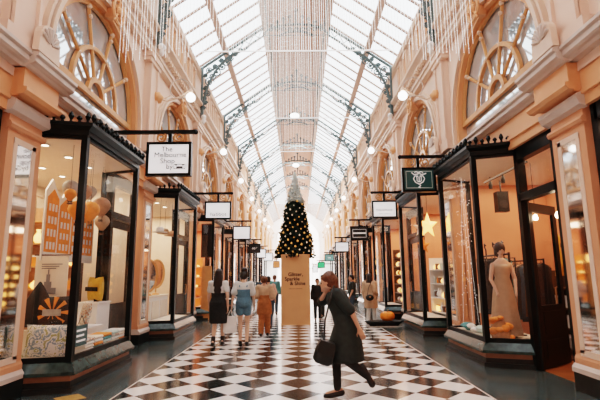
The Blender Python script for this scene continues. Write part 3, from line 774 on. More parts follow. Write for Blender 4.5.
# ------------------------------------------------------------------ christmas tree on its box
TX, TY = -.10, 14.62
t = thing('gift_box_stand', 'tall kraft-gold box stand lettered Glitter, Sparkle & Shine under the tree', 'stand', (TX, TY, 0))
bx = MB().box(TX - .475, TX + .475, TY, TY + .95, 0, 2.26); obj('box', bx, M['box'], t)
e = MB().box(TX - .48, TX + .48, TY - .005, TY + .955, 0, .03); obj('base_strip', e, M['box'], t)
for body, dx, dz, sz in (('Glitter,', .0, 1.60, .165), ('Sparkle', -.11, 1.455, .165), ('& Shine', .07, 1.31, .165)):
    text(body, sz, M['ink'], t, (dx, -.003, dz), FR, off=.003)
text('A MAGICAL CHRISTMAS', .042, M['ink'], t, (0, -.003, 1.14), FR)
t = thing('christmas_tree', 'slim decorated christmas tree on the gold box, frosted silver at the top', 'christmas tree', (TX, TY + .48, 2.26))
def fir(z0, z1, r0, r1, n, seed):
    rn = random.Random(seed); mb = MB(); cx, cy = TX, TY + .48
    for i in range(n):
        u = rn.random() ** .9; z = z0 + (z1 - z0) * u; r = r0 + (r1 - r0) * u; a = rn.uniform(0, 2 * PI)
        r *= .82 + .18 * math.cos(5 * a + z * 9) * .6 + rn.uniform(-.12, .2)
        ri = r * rn.uniform(.35, .6); dz = -.10 - .05 * rn.random()
        ca, sa = math.cos(a), math.sin(a); b = (cx + ri * ca, cy + ri * sa, z + .06); tip = (cx + r * ca, cy + r * sa, z + dz * .4)
        w = rn.uniform(.02, .045)
        mb.add([b, (tip[0] - sa * w - ca * .07, tip[1] + ca * w - sa * .07, tip[2] + .03), tip, (tip[0] + sa * w - ca * .07, tip[1] - ca * w - sa * .07, tip[2] + .03), (tip[0] - ca * .05, tip[1] - sa * .05, tip[2] - .05)],
               [(0, 1, 2), (0, 2, 3), (0, 4, 2), (1, 4, 3)])
    return mb
def cone(z0, z1, r0, r1): return MB().lathe([(r0, z0), ((r0 + r1) / 2, (z0 + z1) / 2), (r1, z1)], (TX, TY + .48, 0), 16)
TZ0, TZM, TZ1 = 2.22, 4.08, 5.12
obj('foliage', fir(TZ0, TZM, .70, .33, 2600, 3), M['fol'], t); obj('inner_foliage', cone(TZ0 + .06, TZM, .48, .2), M['fol'], t)
obj('silver_foliage', fir(TZM, TZ1, .34, .05, 1500, 4), M['silver'], t); obj('inner_silver_foliage', cone(TZM - .05, TZ1 - .05, .2, .02), M['silver'], t)
obj('trunk', MB().lathe([(.05, 2.24), (.05, 2.9)], (TX, TY + .48, 0), 8), M['wood'], t)
rb = random.Random(11)
bg = MB().ball((0, 0, 0), .042, 10, 8).lathe([(.012, .038), (.012, .056), (.003, .06)], n=6); bw = MB().ball((0, 0, 0), .034, 10, 8).lathe([(.01, .03), (.01, .046), (.003, .05)], n=6)
mg = mw = ms = None
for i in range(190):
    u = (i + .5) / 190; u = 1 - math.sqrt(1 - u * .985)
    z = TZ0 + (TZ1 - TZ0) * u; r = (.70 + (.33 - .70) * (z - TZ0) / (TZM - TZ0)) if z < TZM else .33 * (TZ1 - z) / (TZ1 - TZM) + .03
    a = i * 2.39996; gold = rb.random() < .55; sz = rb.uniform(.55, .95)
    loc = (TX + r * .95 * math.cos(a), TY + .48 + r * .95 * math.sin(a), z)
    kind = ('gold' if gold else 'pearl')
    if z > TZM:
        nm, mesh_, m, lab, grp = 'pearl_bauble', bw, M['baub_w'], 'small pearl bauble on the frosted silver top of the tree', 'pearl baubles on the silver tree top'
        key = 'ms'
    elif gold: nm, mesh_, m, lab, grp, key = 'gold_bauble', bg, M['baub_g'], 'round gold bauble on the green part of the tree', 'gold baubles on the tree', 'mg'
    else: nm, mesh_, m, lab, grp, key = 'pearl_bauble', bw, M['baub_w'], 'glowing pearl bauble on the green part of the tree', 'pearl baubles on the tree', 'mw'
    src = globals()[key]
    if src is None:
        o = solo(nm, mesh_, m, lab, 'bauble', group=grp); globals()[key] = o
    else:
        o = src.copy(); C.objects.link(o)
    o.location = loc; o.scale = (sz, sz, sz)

# ------------------------------------------------------------------ shop contents
def cushion(w, h, d, n=14):
    mb = MB()
    rows = []
    for sgn in (1, -1):
        g = []
        for j in range(n + 1):
            for i in range(n + 1):
                u, v = 2 * i / n - 1, 2 * j / n - 1
                pin = 1 - .10 * (1 - abs(u) ** 2) * 0
                x = u * w / 2 * (1 - .07 * (1 - v * v) * (abs(u) > .99) - .05 * (1 - v * v)); z = v * h / 2 * (1 - .05 * (1 - u * u))
                t = (max(0, (1 - u * u)) * max(0, (1 - v * v))) ** .42
                g.append((x, sgn * d / 2 * t, z))
        mb.add(g, [((j * (n + 1) + i), (j * (n + 1) + i + 1), ((j + 1) * (n + 1) + i + 1), ((j + 1) * (n + 1) + i)) for j in range(n) for i in range(n)])
    return mb
def stand(name, label, x0, x1, y0, y1, z1, m, z0=0.005, cat='display stand'):
    t = thing(name, label, cat, ((x0 + x1) / 2, (y0 + y1) / 2, z0))
    obj('body', MB().box(x0 + .02, x1 - .02, y0 + .02, y1 - .02, z0, z1 - .03), m, t); obj('top_board', MB().box(x0, x1, y0, y1, z1 - .03, z1), m, t)
    return t
def shelf_unit(name, label, s, y0, y1, X0, X1, zs, m, back=None, group=None):
    t = thing(name, label, 'shelf', (s * (X0 + X1) / 2, (y0 + y1) / 2, .006), 0, group)
    mir = (lambda mb: mb.mx() if s < 0 else mb)
    for y in (y0, y1): obj('side_panel', mir(MB().box(X0, X1, y - .02, y + .02, .006, zs[-1] + .35)), m, t)
    obj('back_panel', mir(MB().box(X1 - .02, X1, y0, y1, .006, zs[-1] + .35)), back or m, t)
    for z in zs: obj('shelf_board', mir(MB().box(X0, X1 - .02, y0 + .02, y1 - .02, z - .03, z)), m, t)
    return t
GOODS = {}
def good(kind, m, loc, label, group, cat, sc=1.0, rz=0):
    key = (kind, m)
    if key not in GOODS:
        mb = MB(); parts = []
        if kind == 'jar': mb.lathe([(.05, 0), (.06, .02), (.06, .13), (.045, .15)], n=10); parts = [('lid', MB().lathe([(.05, .15), (.05, .18), (.01, .19)], n=10), 'gold')]
        elif kind == 'carton': mb.box(-.06, .06, -.05, .05, 0, .2); parts = [('lid', MB().box(-.063, .063, -.053, .053, .17, .205), 'white')]
        elif kind == 'loaf': mb.ball((0, 0, .055), (.13, .08, .055), 12, 8)
        elif kind == 'bauble': mb.ball((0, 0, .07), .07, 12, 8); mb.lathe([(.02, .135), (.02, .155), (.004, .16)], n=8)
        elif kind == 'folded_towel':
            for q in range(2): mb.box(-.15, .15, -.12, .12, q * .024, q * .024 + .022)
            mb.tube([(-.15, -.12, .023), (.15, -.12, .023)], .023, 8)
        elif kind == 'vase': mb.lathe([(.04, 0), (.08, .06), (.075, .14), (.03, .22), (.045, .27)], n=12)
        elif kind == 'bag': mb.loft([[(-.12, -.05, 0), (.12, -.05, 0), (.12, .05, 0), (-.12, .05, 0)], [(-.14, -.03, .28), (.14, -.03, .28), (.14, .03, .28), (-.14, .03, .28)]]); parts = [('handle', MB().tube([(-.06, 0, .28), (-.05, 0, .4), (.05, 0, .4), (.06, 0, .28)], .008, 5), 'black')]
        o = solo(kind, mb, M[m], label, cat, (0, 0, 0), group=group, smooth=kind not in ('carton', 'folded_towel', 'bag'))
        for pn, pm, mm in parts: obj(pn, pm, M[mm], o, local=True)
        GOODS[key] = [o, False]
    o, used = GOODS[key]
    if not used: GOODS[key][1] = True
    else: o = dup(o)
    o['label'] = label; o['group'] = group; o['category'] = cat
    o.location = loc; o.scale = (sc, sc, sc); o.rotation_euler = (0, 0, rz); return o
def downlights(s, ya, n, xs, label, grp):
    src = None
    for i in range(n):
        for x in xs:
            if src is None:
                src = o = thing('ceiling_downlight', label, 'downlight', (0, 0, 0), 0, grp)
                obj('rim', MB().lathe([(.085, -.02), (.085, 0), (.06, 0), (.06, -.02)], n=14), M['white'], o, local=True)
                obj('lens', MB().lathe([(.06, -.012), (.06, -.004)], n=14), M['led'], o, local=True)
            else: o = dup(src)
            o.location = (s * x, ya + i * .75, 3.70)
downlights(-1, 6.9, 4, (4.1, 5.0), 'small round lit downlight in the ceiling of the souvenir shop', 'souvenir shop downlights')
downlights(-1, 11.9, 3, (4.1, 5.0), 'small round lit downlight in the ceiling of the cream interior', 'cream interior downlights')

# --- souvenir shop, left front
GL = lambda what: what + ' in the souvenir window'
stand('display_platform', 'low ivory display platform inside the leftmost bay window', -4.75, -3.97, 6.34, 8.7, .43, M['offwhite'], cat='platform')
o = solo('cushion', cushion(.70, .46, .16), M['c_print'], 'teal and olive printed cushion at the corner of the souvenir window', 'cushion', (-3.64, 6.62, .665), (math.radians(-10), 0, math.radians(-3)))
stand('display_plinth', 'ivory plinth behind the printed cushion in the souvenir window', -4.3, -3.5, 6.9, 7.25, .78, M['offwhite'], .431)
t = thing('sunburst_cushion', 'black cushion with orange sunburst rays behind the printed cushion', 'cushion', (-3.80, 7.06, .785))
obj('cover', cushion(.56, .5, .14).xf(Matrix.Translation((0, 0, .25)) @ Matrix.Rotation(math.radians(-8), 4, 'X')), M['dblack'], t, True, True)
ry = MB()
for i in range(18):
    a = 2 * PI * i / 18
    if i % 2 == 0:
        c, d = math.cos(a), math.sin(a); L = .235
        ry.add([(.05 * c, -.082, .25 + .05 * d), (L * math.cos(a - .13), -.066 - .02 * 0, .25 + L * math.sin(a - .13)), (L * math.cos(a + .13), -.066, .25 + L * math.sin(a + .13)),
                (.05 * c, -.06, .25 + .05 * d), (L * math.cos(a - .13), -.03, .25 + L * math.sin(a - .13)), (L * math.cos(a + .13), -.03, .25 + L * math.sin(a + .13))], [(0, 1, 2), (3, 5, 4), (0, 3, 4, 1), (1, 4, 5, 2), (2, 5, 3, 0)])
obj('sun_rays', ry, M['orange'], t, False, True)
lb = MB().box(-.14, .14, -.10, -.085, .20, .30); obj('name_band', lb, M['greyb'], t, False, True)
t = thing('black_hooded_cape', 'black pointed cloth cape standing left of the sunburst cushion', 'cape', (-4.10, 7.12, .785))
cp = MB().loft([[(r * math.cos(2 * PI * i / 14) * 1.2, r * math.sin(2 * PI * i / 14) * .5, z) for i in range(14)] for r, z in ((.27, 0), (.24, .2), (.17, .42), (.07, .62), (.01, .72))]); obj('cloth', cp, M['dblack'], t, True, True)
obj('hem_band', MB().loft([[(r * math.cos(2 * PI * i / 14) * 1.2, r * math.sin(2 * PI * i / 14) * .5, z) for i in range(14)] for r, z in ((.275, 0.0), (.272, .03))]), M['copper'], t, True, True)
t = thing('tea_towel', 'ivory tea towel printed with a tower drawing, hanging behind the sunburst cushion', 'tea towel', (-4.12, 7.45, 1.2))
obj('cloth', MB().loft([[(x, .01 * math.sin(x * 30) - y, z) for x, y in ((-.27, 0), (-.1, .01), (.1, .0), (.27, .01), (.27, -.006), (-.27, -.006))] for z in (0, .35, .72)]), M['offwhite'], t, False, True)
tw = MB()
for x0, x1, z0, z1 in ((-.10, .02, .10, .30), (-.07, -.01, .30, .42), (-.05, -.03, .42, .5), (-.16, -.10, .10, .22), (.02, .1, .1, .2)): tw.box(x0, x1, -.018, -.012, z0, z1)
for j in range(3): tw.box(-.16, .18 - .05 * j, -.018, -.012, .58 - .035 * j, .595 - .035 * j)
obj('printed_tower', tw, M['inkgrey'], t, False, True)
obj('hanging_rod', MB().tube([(-.3, 0, .74), (.3, 0, .74)], .012, 6), M['wood'], t, False, True)
for i, x in enumerate((-4.62, -4.50)):
    t = thing('hanging_scarf', 'long %s scarf hanging left of the skyline print' % ('cream' if i == 0 else 'pale tan'), 'scarf', (x, 7.3 + .1 * i, 1.75))
    obj('cloth', MB().loft([[(.06 * math.cos(a) , .02 * math.sin(a) + .01 * math.sin(z * 9), z) for a in [2 * PI * q / 8 for q in range(8)]] for z in (0, .3, .6, .9, 1.2)]), M['offwhite' if i == 0 else 'tan'], t, True, True)
    obj('fringe', MB().box(-.055, .055, -.012, .012, -.08, .0), M['tan'], t, False, True)
# skyline print
t = thing('skyline_print', 'large white hanging print of orange terrace facades with a cut-out skyline', 'print', (-4.3, 8.3, 1.85))
sky = [(7.42, 1.85), (7.42, 3.05), (7.6, 3.28), (7.8, 3.05), (7.95, 3.0), (8.12, 3.22), (8.3, 3.0), (8.45, 2.95), (8.6, 3.12), (8.75, 2.9), (9.25, 2.85), (9.25, 1.85)]
n = len(sky)
obj('board', MB().add([(-4.30, y, z) for y, z in sky] + [(-4.33, y, z) for y, z in sky], [tuple(range(n)), tuple(range(n, 2 * n))[::-1]] + [(i, n + i, n + (i + 1) % n, (i + 1) % n) for i in range(n)]), M['white'], t)
fb, fw = MB(), MB()
for i, (y, w, h) in enumerate(((7.47, .36, .95), (7.88, .40, .85), (8.33, .38, .82), (8.76, .44, .72))):
    fb.box(-4.30, -4.295, y, y + w, 2.0, 2.0 + h)
    fb.add([(-4.295, y, 2.0 + h), (-4.295, y + w, 2.0 + h), (-4.295, y + w / 2, 2.0 + h + .16)], [(0, 1, 2)])
    for r in range(4):
        for c in range(3):
            yy = y + .05 + c * (w - .06) / 3; zz = 2.05 + r * h / 4.3
            fw.box(-4.294, -4.291, yy, yy + .06, zz, zz + h / 7.5)
fw.box(-4.294, -4.291, 7.47, 9.2, 1.93, 1.99)
obj('printed_facades', fb, M['orange'], t); obj('printed_windows', fw, M['white'], t)
# paper balloons
for i, (x, y, z, r, m, c) in enumerate(((-3.62, 7.16, 2.66, .15, 'orange', 'orange'), (-3.7, 7.78, 2.74, .16, 'orange', 'orange'), (-3.75, 8.30, 2.90, .17, 'copper', 'brown'), (-3.7, 7.05, 3.0, .13, 'greyb', 'grey'), (-3.72, 7.52, 3.02, .14, 'copper', 'brown'),
                                          (-3.8, 8.5, 2.62, .14, 'tan', 'tan'), (-3.6, 6.86, 2.86, .09, 'orange', 'orange'), (-3.85, 8.02, 3.12, .12, 'greyb', 'grey'))):
    t = thing('paper_balloon', '%s hanging paper balloon, %s' % (c, ['low at the corner post', 'with a basket beside the second pane', 'largest at the far end', 'above the low orange one', 'high between two orange ones', 'lowest at the far end', 'smallest of all', 'highest near the far end'][i]), 'paper balloon', (x, y, z - r), 0, 'hanging paper balloons in the souvenir window')
    prof = [(.25 * r, -1.15 * r), (.5 * r, -.85 * r), (.88 * r, -.35 * r), (r, .1 * r), (.85 * r, .6 * r), (.5 * r, .9 * r), (.05 * r, 1.02 * r)]
    obj('envelope', MB().lathe([(a, z + b) for a, b in prof], (x, y, 0), 14), M[m], t, True)
    b = MB().box(x - .03, x + .03, y - .03, y + .03, z - 1.75 * r, z - 1.5 * r); obj('basket', b, M['wood'], t)
    c = MB()
    for q in (-1, 1): c.tube([(x + q * .025, y, z - 1.5 * r), (x + q * .2 * r, y, z - 1.1 * r)], .004, 4)
    c.tube([(x, y, z + r), (x, y, 3.69)], .003, 4); obj('cord', c, M['wire'], t)
stand('display_plinth', 'tall white plinth under the mustard cushion', -4.25, -3.80, 8.55, 9.15, 1.10, M['white'], .431)
t = thing('mustard_cushion', 'mustard velvet cushion with a black name band on the white plinth', 'cushion', (-4.0, 8.85, 1.105))
R = Matrix.Translation((0, 0, .24)) @ Matrix.Rotation(math.radians(-40), 4, 'Z')
obj('cover', cushion(.58, .46, .18).xf(R), M['mustard'], t, True, True); obj('name_band', MB().box(-.24, .24, -.096, -.08, -.045, .035).xf(R), M['ink'], t, False, True)
stand('display_plinth', 'short white plinth under the map printed cushion', -3.98, -3.58, 7.55, 8.35, .72, M['white'], .431)
solo('cushion', cushion(.62, .40, .14), M['m_print'], 'map printed cushion on the short white plinth', 'cushion', (-3.74, 7.95, .93), (math.radians(-10), 0, math.radians(-55)))
k = 0
for i, y in enumerate((7.15, 7.48, 7.81, 8.14, 8.44)):
    for j in range(4):
        m = ['white', 'pastel', 'offwhite', 'teal', 'white', 'orange', 'm_print'][(i * 3 + j * 2) % 7]
        good('folded_towel', m, (-3.40, y, .432 + j * .0485), 'folded printed tea towel in the row of stacks along the souvenir window sill', 'folded tea towels along the souvenir window', 'tea towel', .98, PI / 2)
t = thing('green_window_sign', 'small dark green sign of white lines in the souvenir window near the corner post', 'sign', (-3.27, 6.86, .56))
obj('plate', MB().box(-3.275, -3.262, 6.64, 7.04, .56, .86), M['signg'], t)
ls_ = MB()
for j in range(3): ls_.box(-3.261, -3.258, 6.70, 6.98 - .05 * (j % 2), .62 + .075 * j, .65 + .075 * j)
obj('white_lines', ls_, M['inkwhite'], t); obj('cord', MB().tube([(-3.268, 6.72, .86), (-3.268, 6.84, 1.0), (-3.268, 6.96, .86)], .005, 5), M['wire'], t)
t = thing('gift_shelf', 'timber shelf of amber gifts deep in the souvenir shop, left of the skyline print', 'shelf', (-5.1, 8.95, .006))
for x in (-5.75, -4.42): obj('side_panel', MB().box(x - .02, x + .02, 8.78, 9.12, .006, 3.0), M['wood'], t)
obj('back_panel', MB().box(-5.75, -4.42, 9.10, 9.12, .006, 3.0), M['copper'], t)
for z in (.45, .9, 1.35, 1.8, 2.25, 2.7): obj('shelf_board', MB().box(-5.73, -4.44, 8.78, 9.10, z - .03, z), M['gold'], t)
rg = random.Random(3)
for z in (.45, .9, 1.35, 1.8, 2.25):
    for i in range(7):
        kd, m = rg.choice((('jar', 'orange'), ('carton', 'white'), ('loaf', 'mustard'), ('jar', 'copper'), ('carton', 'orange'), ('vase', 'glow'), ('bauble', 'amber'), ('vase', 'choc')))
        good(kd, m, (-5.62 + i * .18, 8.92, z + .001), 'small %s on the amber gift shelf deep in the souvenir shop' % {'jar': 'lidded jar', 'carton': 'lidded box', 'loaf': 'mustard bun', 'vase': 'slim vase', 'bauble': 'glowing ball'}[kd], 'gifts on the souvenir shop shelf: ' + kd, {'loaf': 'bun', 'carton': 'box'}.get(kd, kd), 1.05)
# --- cream interior, second bay on the left
t = thing('white_counter', 'white panelled counter in the second bay on the left', 'counter', (-4.1, 12.6, .006))
obj('body', MB().box(-4.6, -4.02, 11.5, 13.8, .006, 1.0), M['white'], t); obj('top', MB().box(-4.65, -4.0, 11.45, 13.85, 1.0, 1.05), M['offwhite'], t)
for i in range(3): obj('front_panel', MB().box(-4.02, -4.005, 11.6 + .75 * i, 12.2 + .75 * i, .15, .9), M['offwhite'], t)
for i, (y, z, h) in enumerate(((11.85, 1.62, .40), (12.5, 1.60, .44), (13.2, 1.66, .40))):
    t = thing('oval_mirror', 'ornate oval mirror on a stand in the cream interior, %s' % ['nearest', 'middle one', 'farthest'][i], 'mirror', (-4.2, y, 1.05), 0, 'oval mirrors in the cream interior')
    R = Matrix.Translation((-4.2, y, z)) @ Matrix.Rotation(math.radians(35), 4, 'Z')
    obj('frame', MB().tube([(h * .55 * math.cos(2 * PI * q / 20), 0, h * math.sin(2 * PI * q / 20)) for q in range(20)], .035, 6, True).xf(R), M['gold'], t, True)
    obj('mirror_glass', MB().add([(h * .55 * math.cos(2 * PI * q / 20), 0, h * math.sin(2 * PI * q / 20)) for q in range(20)], [tuple(range(20))]).xf(R), M['mirror'], t)
    obj('foot', MB().lathe([(.12, 1.055), (.10, 1.09), (.02, 1.12), (.02, z - h)], (-4.2, y, 0), 10), M['gold'], t)
for i, (y, m, c) in enumerate(((11.75, 'white', 'white'), (12.2, 'tan', 'tan'), (12.85, 'copper', 'brown'))):
    t = thing('hat', '%s brimmed hat hanging above the mirrors in the cream interior' % c, 'hat', (-3.7, y, 2.75))
    obj('crown', MB().lathe([(.11, 0), (.11, .08), (.08, .13), (.01, .14)], (-3.7, y, 2.75), 12), M[m], t, True); obj('brim', MB().lathe([(.21, 2.74), (.21, 2.755), (.1, 2.76), (.1, 2.74)], (-3.7, y, 0), 14), M[m], t); obj('cord', MB().tube([(-3.7, y, 2.88), (-3.7, y, 3.69)], .004, 4), M['wire'], t)

# --- orange pastry shop, third bay on the left
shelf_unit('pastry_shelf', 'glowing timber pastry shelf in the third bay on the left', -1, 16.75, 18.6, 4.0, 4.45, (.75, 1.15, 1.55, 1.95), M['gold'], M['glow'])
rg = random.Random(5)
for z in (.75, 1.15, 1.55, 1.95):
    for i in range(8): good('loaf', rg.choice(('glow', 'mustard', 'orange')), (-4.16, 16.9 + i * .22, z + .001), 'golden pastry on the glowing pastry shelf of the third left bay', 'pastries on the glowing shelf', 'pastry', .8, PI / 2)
t = thing('dark_blind', 'black roller blind across the top of the third left bay', 'blind', (-3.46, 16.72, 3.5)); R = Matrix.Translation((-3.47, 16.66, 0)) @ Matrix.Rotation(math.radians(-20), 4, 'Z')
obj('cloth', MB().box(-.22, .22, -.008, .008, 2.3, 3.5).xf(R), M['dblack'], t); obj('roller', MB().tube([(-.22, 0, 3.52), (.22, 0, 3.52)], .03, 8).xf(R), M['wood'], t); obj('bottom_bar', MB().box(-.22, .22, -.014, .014, 2.27, 2.3).xf(R), M['wood'], t)
shelf_unit('pastry_rack', 'low glowing pastry rack facing out of the third left bay', -1, 16.58, 16.72, 3.22, 3.60, (.8, 1.2, 1.6), M['gold'], M['glow'])

# --- clothing shop, right front
stand('display_platform', 'low ivory display platform inside the clothing window', 3.97, 4.3, 8.05, 9.95, .43, M['offwhite'], cat='platform')
t = thing('dress_mannequin', 'mannequin with dark bobbed hair in a beige satin dress in the clothing window', 'mannequin', (3.72, 8.15, .435))
bx_, by_, bz_ = 3.72, 8.15, .435
def ringz(cx, cy, z, rx, ry, n=16): return [(cx + rx * math.cos(2 * PI * i / n), cy + ry * math.sin(2 * PI * i / n), z) for i in range(n)]
b = MB().loft([ringz(bx_, by_, bz_ + z, rx, ry) for z, rx, ry in ((.80, .15, .10), (.92, .155, .11), (1.05, .12, .09), (1.2, .15, .11), (1.3, .17, .09), (1.36, .10, .07), (1.40, .05, .05))])
b.capsule((bx_, by_, bz_ + 1.38), (bx_, by_, bz_ + 1.46), .045, .045, 10); b.ball((bx_, by_, bz_ + 1.55), (.075, .09, .11), 14, 10)
for sg in (-1, 1): b.capsule((bx_ + sg * .16, by_, bz_ + 1.28), (bx_ + sg * .22, by_ - .02, bz_ + 1.02), .04, .034); b.capsule((bx_ + sg * .22, by_ - .02, bz_ + 1.02), (bx_ + sg * .17, by_ - .12, bz_ + .80), .033, .022); b.ball((bx_ + sg * .165, by_ - .13, bz_ + .76), (.022, .03, .05), 8, 6)
obj('figure', b, M['skin_l'], t, True)
dr = MB().loft([[(bx_ + rx * math.cos(a) * (1 + .06 * math.sin(7 * a) * (1.2 - z)), by_ + ry * math.sin(a) * (1 + .06 * math.sin(7 * a) * (1.2 - z)), bz_ + z) for a in [2 * PI * i / 42 for i in range(42)]] for z, rx, ry in ((.04, .27, .22), (.3, .24, .19), (.6, .21, .155), (.85, .175, .13), (1.05, .128, .098), (1.2, .158, .118), (1.29, .165, .098))])
obj('dress', dr, M['satin'], t, True)
obj('hair', MB().ball((bx_, by_ + .015, bz_ + 1.58), (.098, .108, .125), 14, 10).ball((bx_, by_ + .04, bz_ + 1.50), (.095, .08, .09), 12, 8), M['hair_d'], t, True)
obj('base', MB().lathe([(.17, .436), (.17, .45), (.02, .46), (.02, .9)], (bx_, by_, 0), 16), M['wire'], t)
t = thing('garment_rail', 'black wire garment rail of square hoops behind the clothing window', 'garment rail', (3.95, 9.0, .44))
r = MB()
for y in (8.3, 9.6):
    r.tube([(3.95, y, .44), (3.95, y, 1.95)], .022, 6); r.tube([(3.75, y, .445), (4.15, y, .445)], .014, 6)
r.tube([(3.95, 8.3, 1.92), (3.95, 9.6, 1.92)], .02, 6); r.tube([(3.95, 8.3, 1.30), (3.95, 9.6, 1.30)], .018, 6); obj('rail', r, M['wire'], t)
for i, y in enumerate((8.5, 8.9, 9.3)):
    h = MB().tube([(3.95, y, 2.14), (3.95, y + .05, 2.18), (3.95, y + .05, 2.10), (3.95, y, 2.05), (3.95, y, 1.92)], .016, 6)
    h.tube([(3.75, y, 1.85), (4.15, y, 1.85), (4.15, y, 1.32), (3.75, y, 1.32)], .018, 6, True); h.tube([(3.95, y, 1.92), (3.95, y, 1.85)], .011, 5); obj('square_hoop', h, M['wire'], t)
for i, (y, m, c) in enumerate(((8.65, 'teal', 'teal'), (9.1, 'dblack', 'black'), (9.45, 'offwhite', 'ivory'))):
    t = thing('hanging_garment', '%s garment hanging from the wire rail in the clothing window' % c, 'garment', (3.98, y, .75))
    obj('cloth', MB().loft([[(3.98 + rx * math.cos(a), y + .05 * math.sin(a) * (1 + .3 * math.sin(3 * a)), z) for a in [2 * PI * q / 14 for q in range(14)]] for z, rx in ((.75, .22), (1.1, .2), (1.5, .17), (1.78, .19), (1.86, .06))]), M[m], t, True)
    obj('hanger', MB().tube([(3.8, y, 1.80), (3.98, y, 1.88), (4.16, y, 1.80)], .008, 5).tube([(3.98, y, 1.88), (3.98, y, 1.92)], .006, 5), M['wood'], t)
t = thing('scarf_bundle', 'tan sack draped with an orange scarf at the corner of the clothing window', 'scarf', (3.52, 7.96, .435))
b = MB().loft([ringz(3.52, 7.96, .435 + z, rx, ry, 14) for z, rx, ry in ((0, .15, .10), (.1, .17, .11), (.22, .13, .09), (.3, .07, .06), (.34, .09, .07))]); obj('sack', b, M['terracotta'], t, True)
sc = MB(); 
rs = random.Random(4)
for q in range(16):
    a0 = q * .72; zz = .47 + .022 * q; rr_ = .19 - .0055 * q
    sc.ball((3.52 + rr_ * math.cos(a0), 7.95 + .7 * rr_ * math.sin(a0), zz), (rs.uniform(.05, .09), rs.uniform(.04, .06), rs.uniform(.035, .07)), 9, 6)
obj('scarf', sc, M['orange'], t, True)
for i, (y, m, l, x) in enumerate(((8.55, 'pastel', 'crumpled mint cloth on the clothing window sill', 3.48), (8.95, 'white', 'crumpled white cloth on the clothing window sill', 3.5), (9.3, 'teal', 'crumpled dark teal cloth on the clothing window sill', 3.46))):
    rr = random.Random(i); b = MB()
    for q in range(6): b.ball((x + rr.uniform(-.10, .1), y + rr.uniform(-.14, .14), .47 + rr.uniform(0, .09)), (rr.uniform(.07, .12), rr.uniform(.07, .13), rr.uniform(.035, .07)), 10, 6)
    solo('crumpled_cloth', b, M[m], l, 'cloth', group='cloths on the clothing window sill')
t = thing('hanging_speaker', 'black loudspeaker hanging from the ceiling behind the clothing window', 'speaker', (4.7, 10.0, 3.0))
obj('cabinet', MB().loft([[(4.7 - .13, 9.9, z), (4.7 + .13, 9.9, z), (4.7 + .13, 10.1, z), (4.7 - .13, 10.1, z)] for z in (2.95, 3.42)]), M['black'], t); obj('bracket', MB().tube([(4.7, 10, 3.42), (4.7, 10, 3.69)], .02, 6), M['wire'], t); obj('speaker_cone', MB().lathe([(.10, 9.89), (.06, 9.90)], (4.7, 0, 3.12), 12, 'y'), M['wire'], t)
t = thing('track_light', 'black ceiling track with spotlights behind the clothing window', 'track light', (4.3, 9.1, 3.6)); 
obj('track', MB().box(4.28, 4.32, 8.0, 9.9, 3.60, 3.64).tube([(4.3, 8.3, 3.64), (4.3, 8.3, 3.69)], .01, 5).tube([(4.3, 9.6, 3.64), (4.3, 9.6, 3.69)], .01, 5), M['black'], t)
for y in (8.3, 9.0, 9.6): obj('spot_head', MB().lathe([(.04, 3.42), (.045, 3.5), (.03, 3.56), (.01, 3.6)], (4.3, y, 0), 10), M['black'], t)
for i, (x, y, z) in enumerate(((3.85, 9.4, 3.05), (4.55, 8.35, 2.6), (4.55, 7.62, 2.55))):
    t = thing('pendant_bulb', 'warm bare bulb on a cord, %s' % ['high in the clothing window', 'behind the open door leaf', 'nearest inside the doorway'][i], 'pendant lamp', (x, y, z), 0, 'bare bulbs in the clothing shop')
    obj('bulb', MB().lathe([(.01, z - .05), (.035, z - .035), (.045, z), (.03, z + .045), (.015, z + .07)], (x, y, 0), 12), M['bulb'], t, True); obj('cord', MB().tube([(x, y, z + .1), (x, y, 3.69)], .006, 5), M['wire'], t); obj('socket', MB().lathe([(.018, z + .065), (.018, z + .12), (.006, z + .13)], (x, y, 0), 8), M['gold'], t)
rr = random.Random(9); mb = MB()
for i in range(110):
    u = rr.random(); y = 9.2 + rr.uniform(-.30, .30) * (1.15 - u); x = 3.45 + rr.uniform(-.10, .2); z = .9 + 3.0 * u * .9
    mb.ball((x, y, z), .007, 6, 4)
for a in (0, 2.1, 4.2): mb.tube([(3.5 + .15 * math.cos(a) * (1 - u), 9.2 + .3 * math.sin(a) * (1 - u), .5 + 3.1 * u) for u in (0, .25, .5, .75, 1)], .0015, 4)
tag(solo('fairy_light_tree', mb, M['string'], 'cone of tiny white fairy lights at the far end of the clothing window', 'fairy lights'), kind='stuff')
shelf_unit('storage_shelf', 'dark shelf of white boxes just inside the open door', 1, 8.45, 9.4, 5.2, 5.55, (.12, .5, .88, 1.26), M['wood'])
for z in (.12, .5, .88):
    for i in range(6): good('carton', 'white' if (i + int(z * 10)) % 3 else 'greyb', (5.34, 8.55 + i * .15, z + .001), 'upright lidded box on the dark shelf inside the open door', 'boxes on the shelf inside the open door', 'box', 1.1)
t = thing('floor_lamp', 'tall mustard sculptural lamp standing inside the open door', 'lamp', (4.92, 8.36, .006))
obj('stem', MB().lathe([(.14, .006), (.14, .03), (.02, .05), (.02, 1.5)], (4.92, 8.36, 0), 12), M['wood'], t); obj('lamp_shade', MB().lathe([(.09, 1.5), (.07, 1.75), (.04, 2.05), (.06, 2.2), (.02, 2.3)], (4.92, 8.36, 0), 12), M['mustard'], t, True)
t = thing('wardrobe', 'dark panelled timber wardrobe at the back of the clothing shop', 'wardrobe', (5.85, 8.9, .006))
obj('carcass', MB().box(5.68, 6.06, 8.0, 9.8, .006, 2.2), M['wood'], t)
for y in (8.05, 8.95): 
    d = obj('door', MB().box(5.65, 5.68, y, y + .82, .1, 2.1), M['copper'], t); obj('handle', MB().tube([(5.62, y + .4, 1.0), (5.62, y + .4, 1.2)], .012, 6), M['gold'], d)

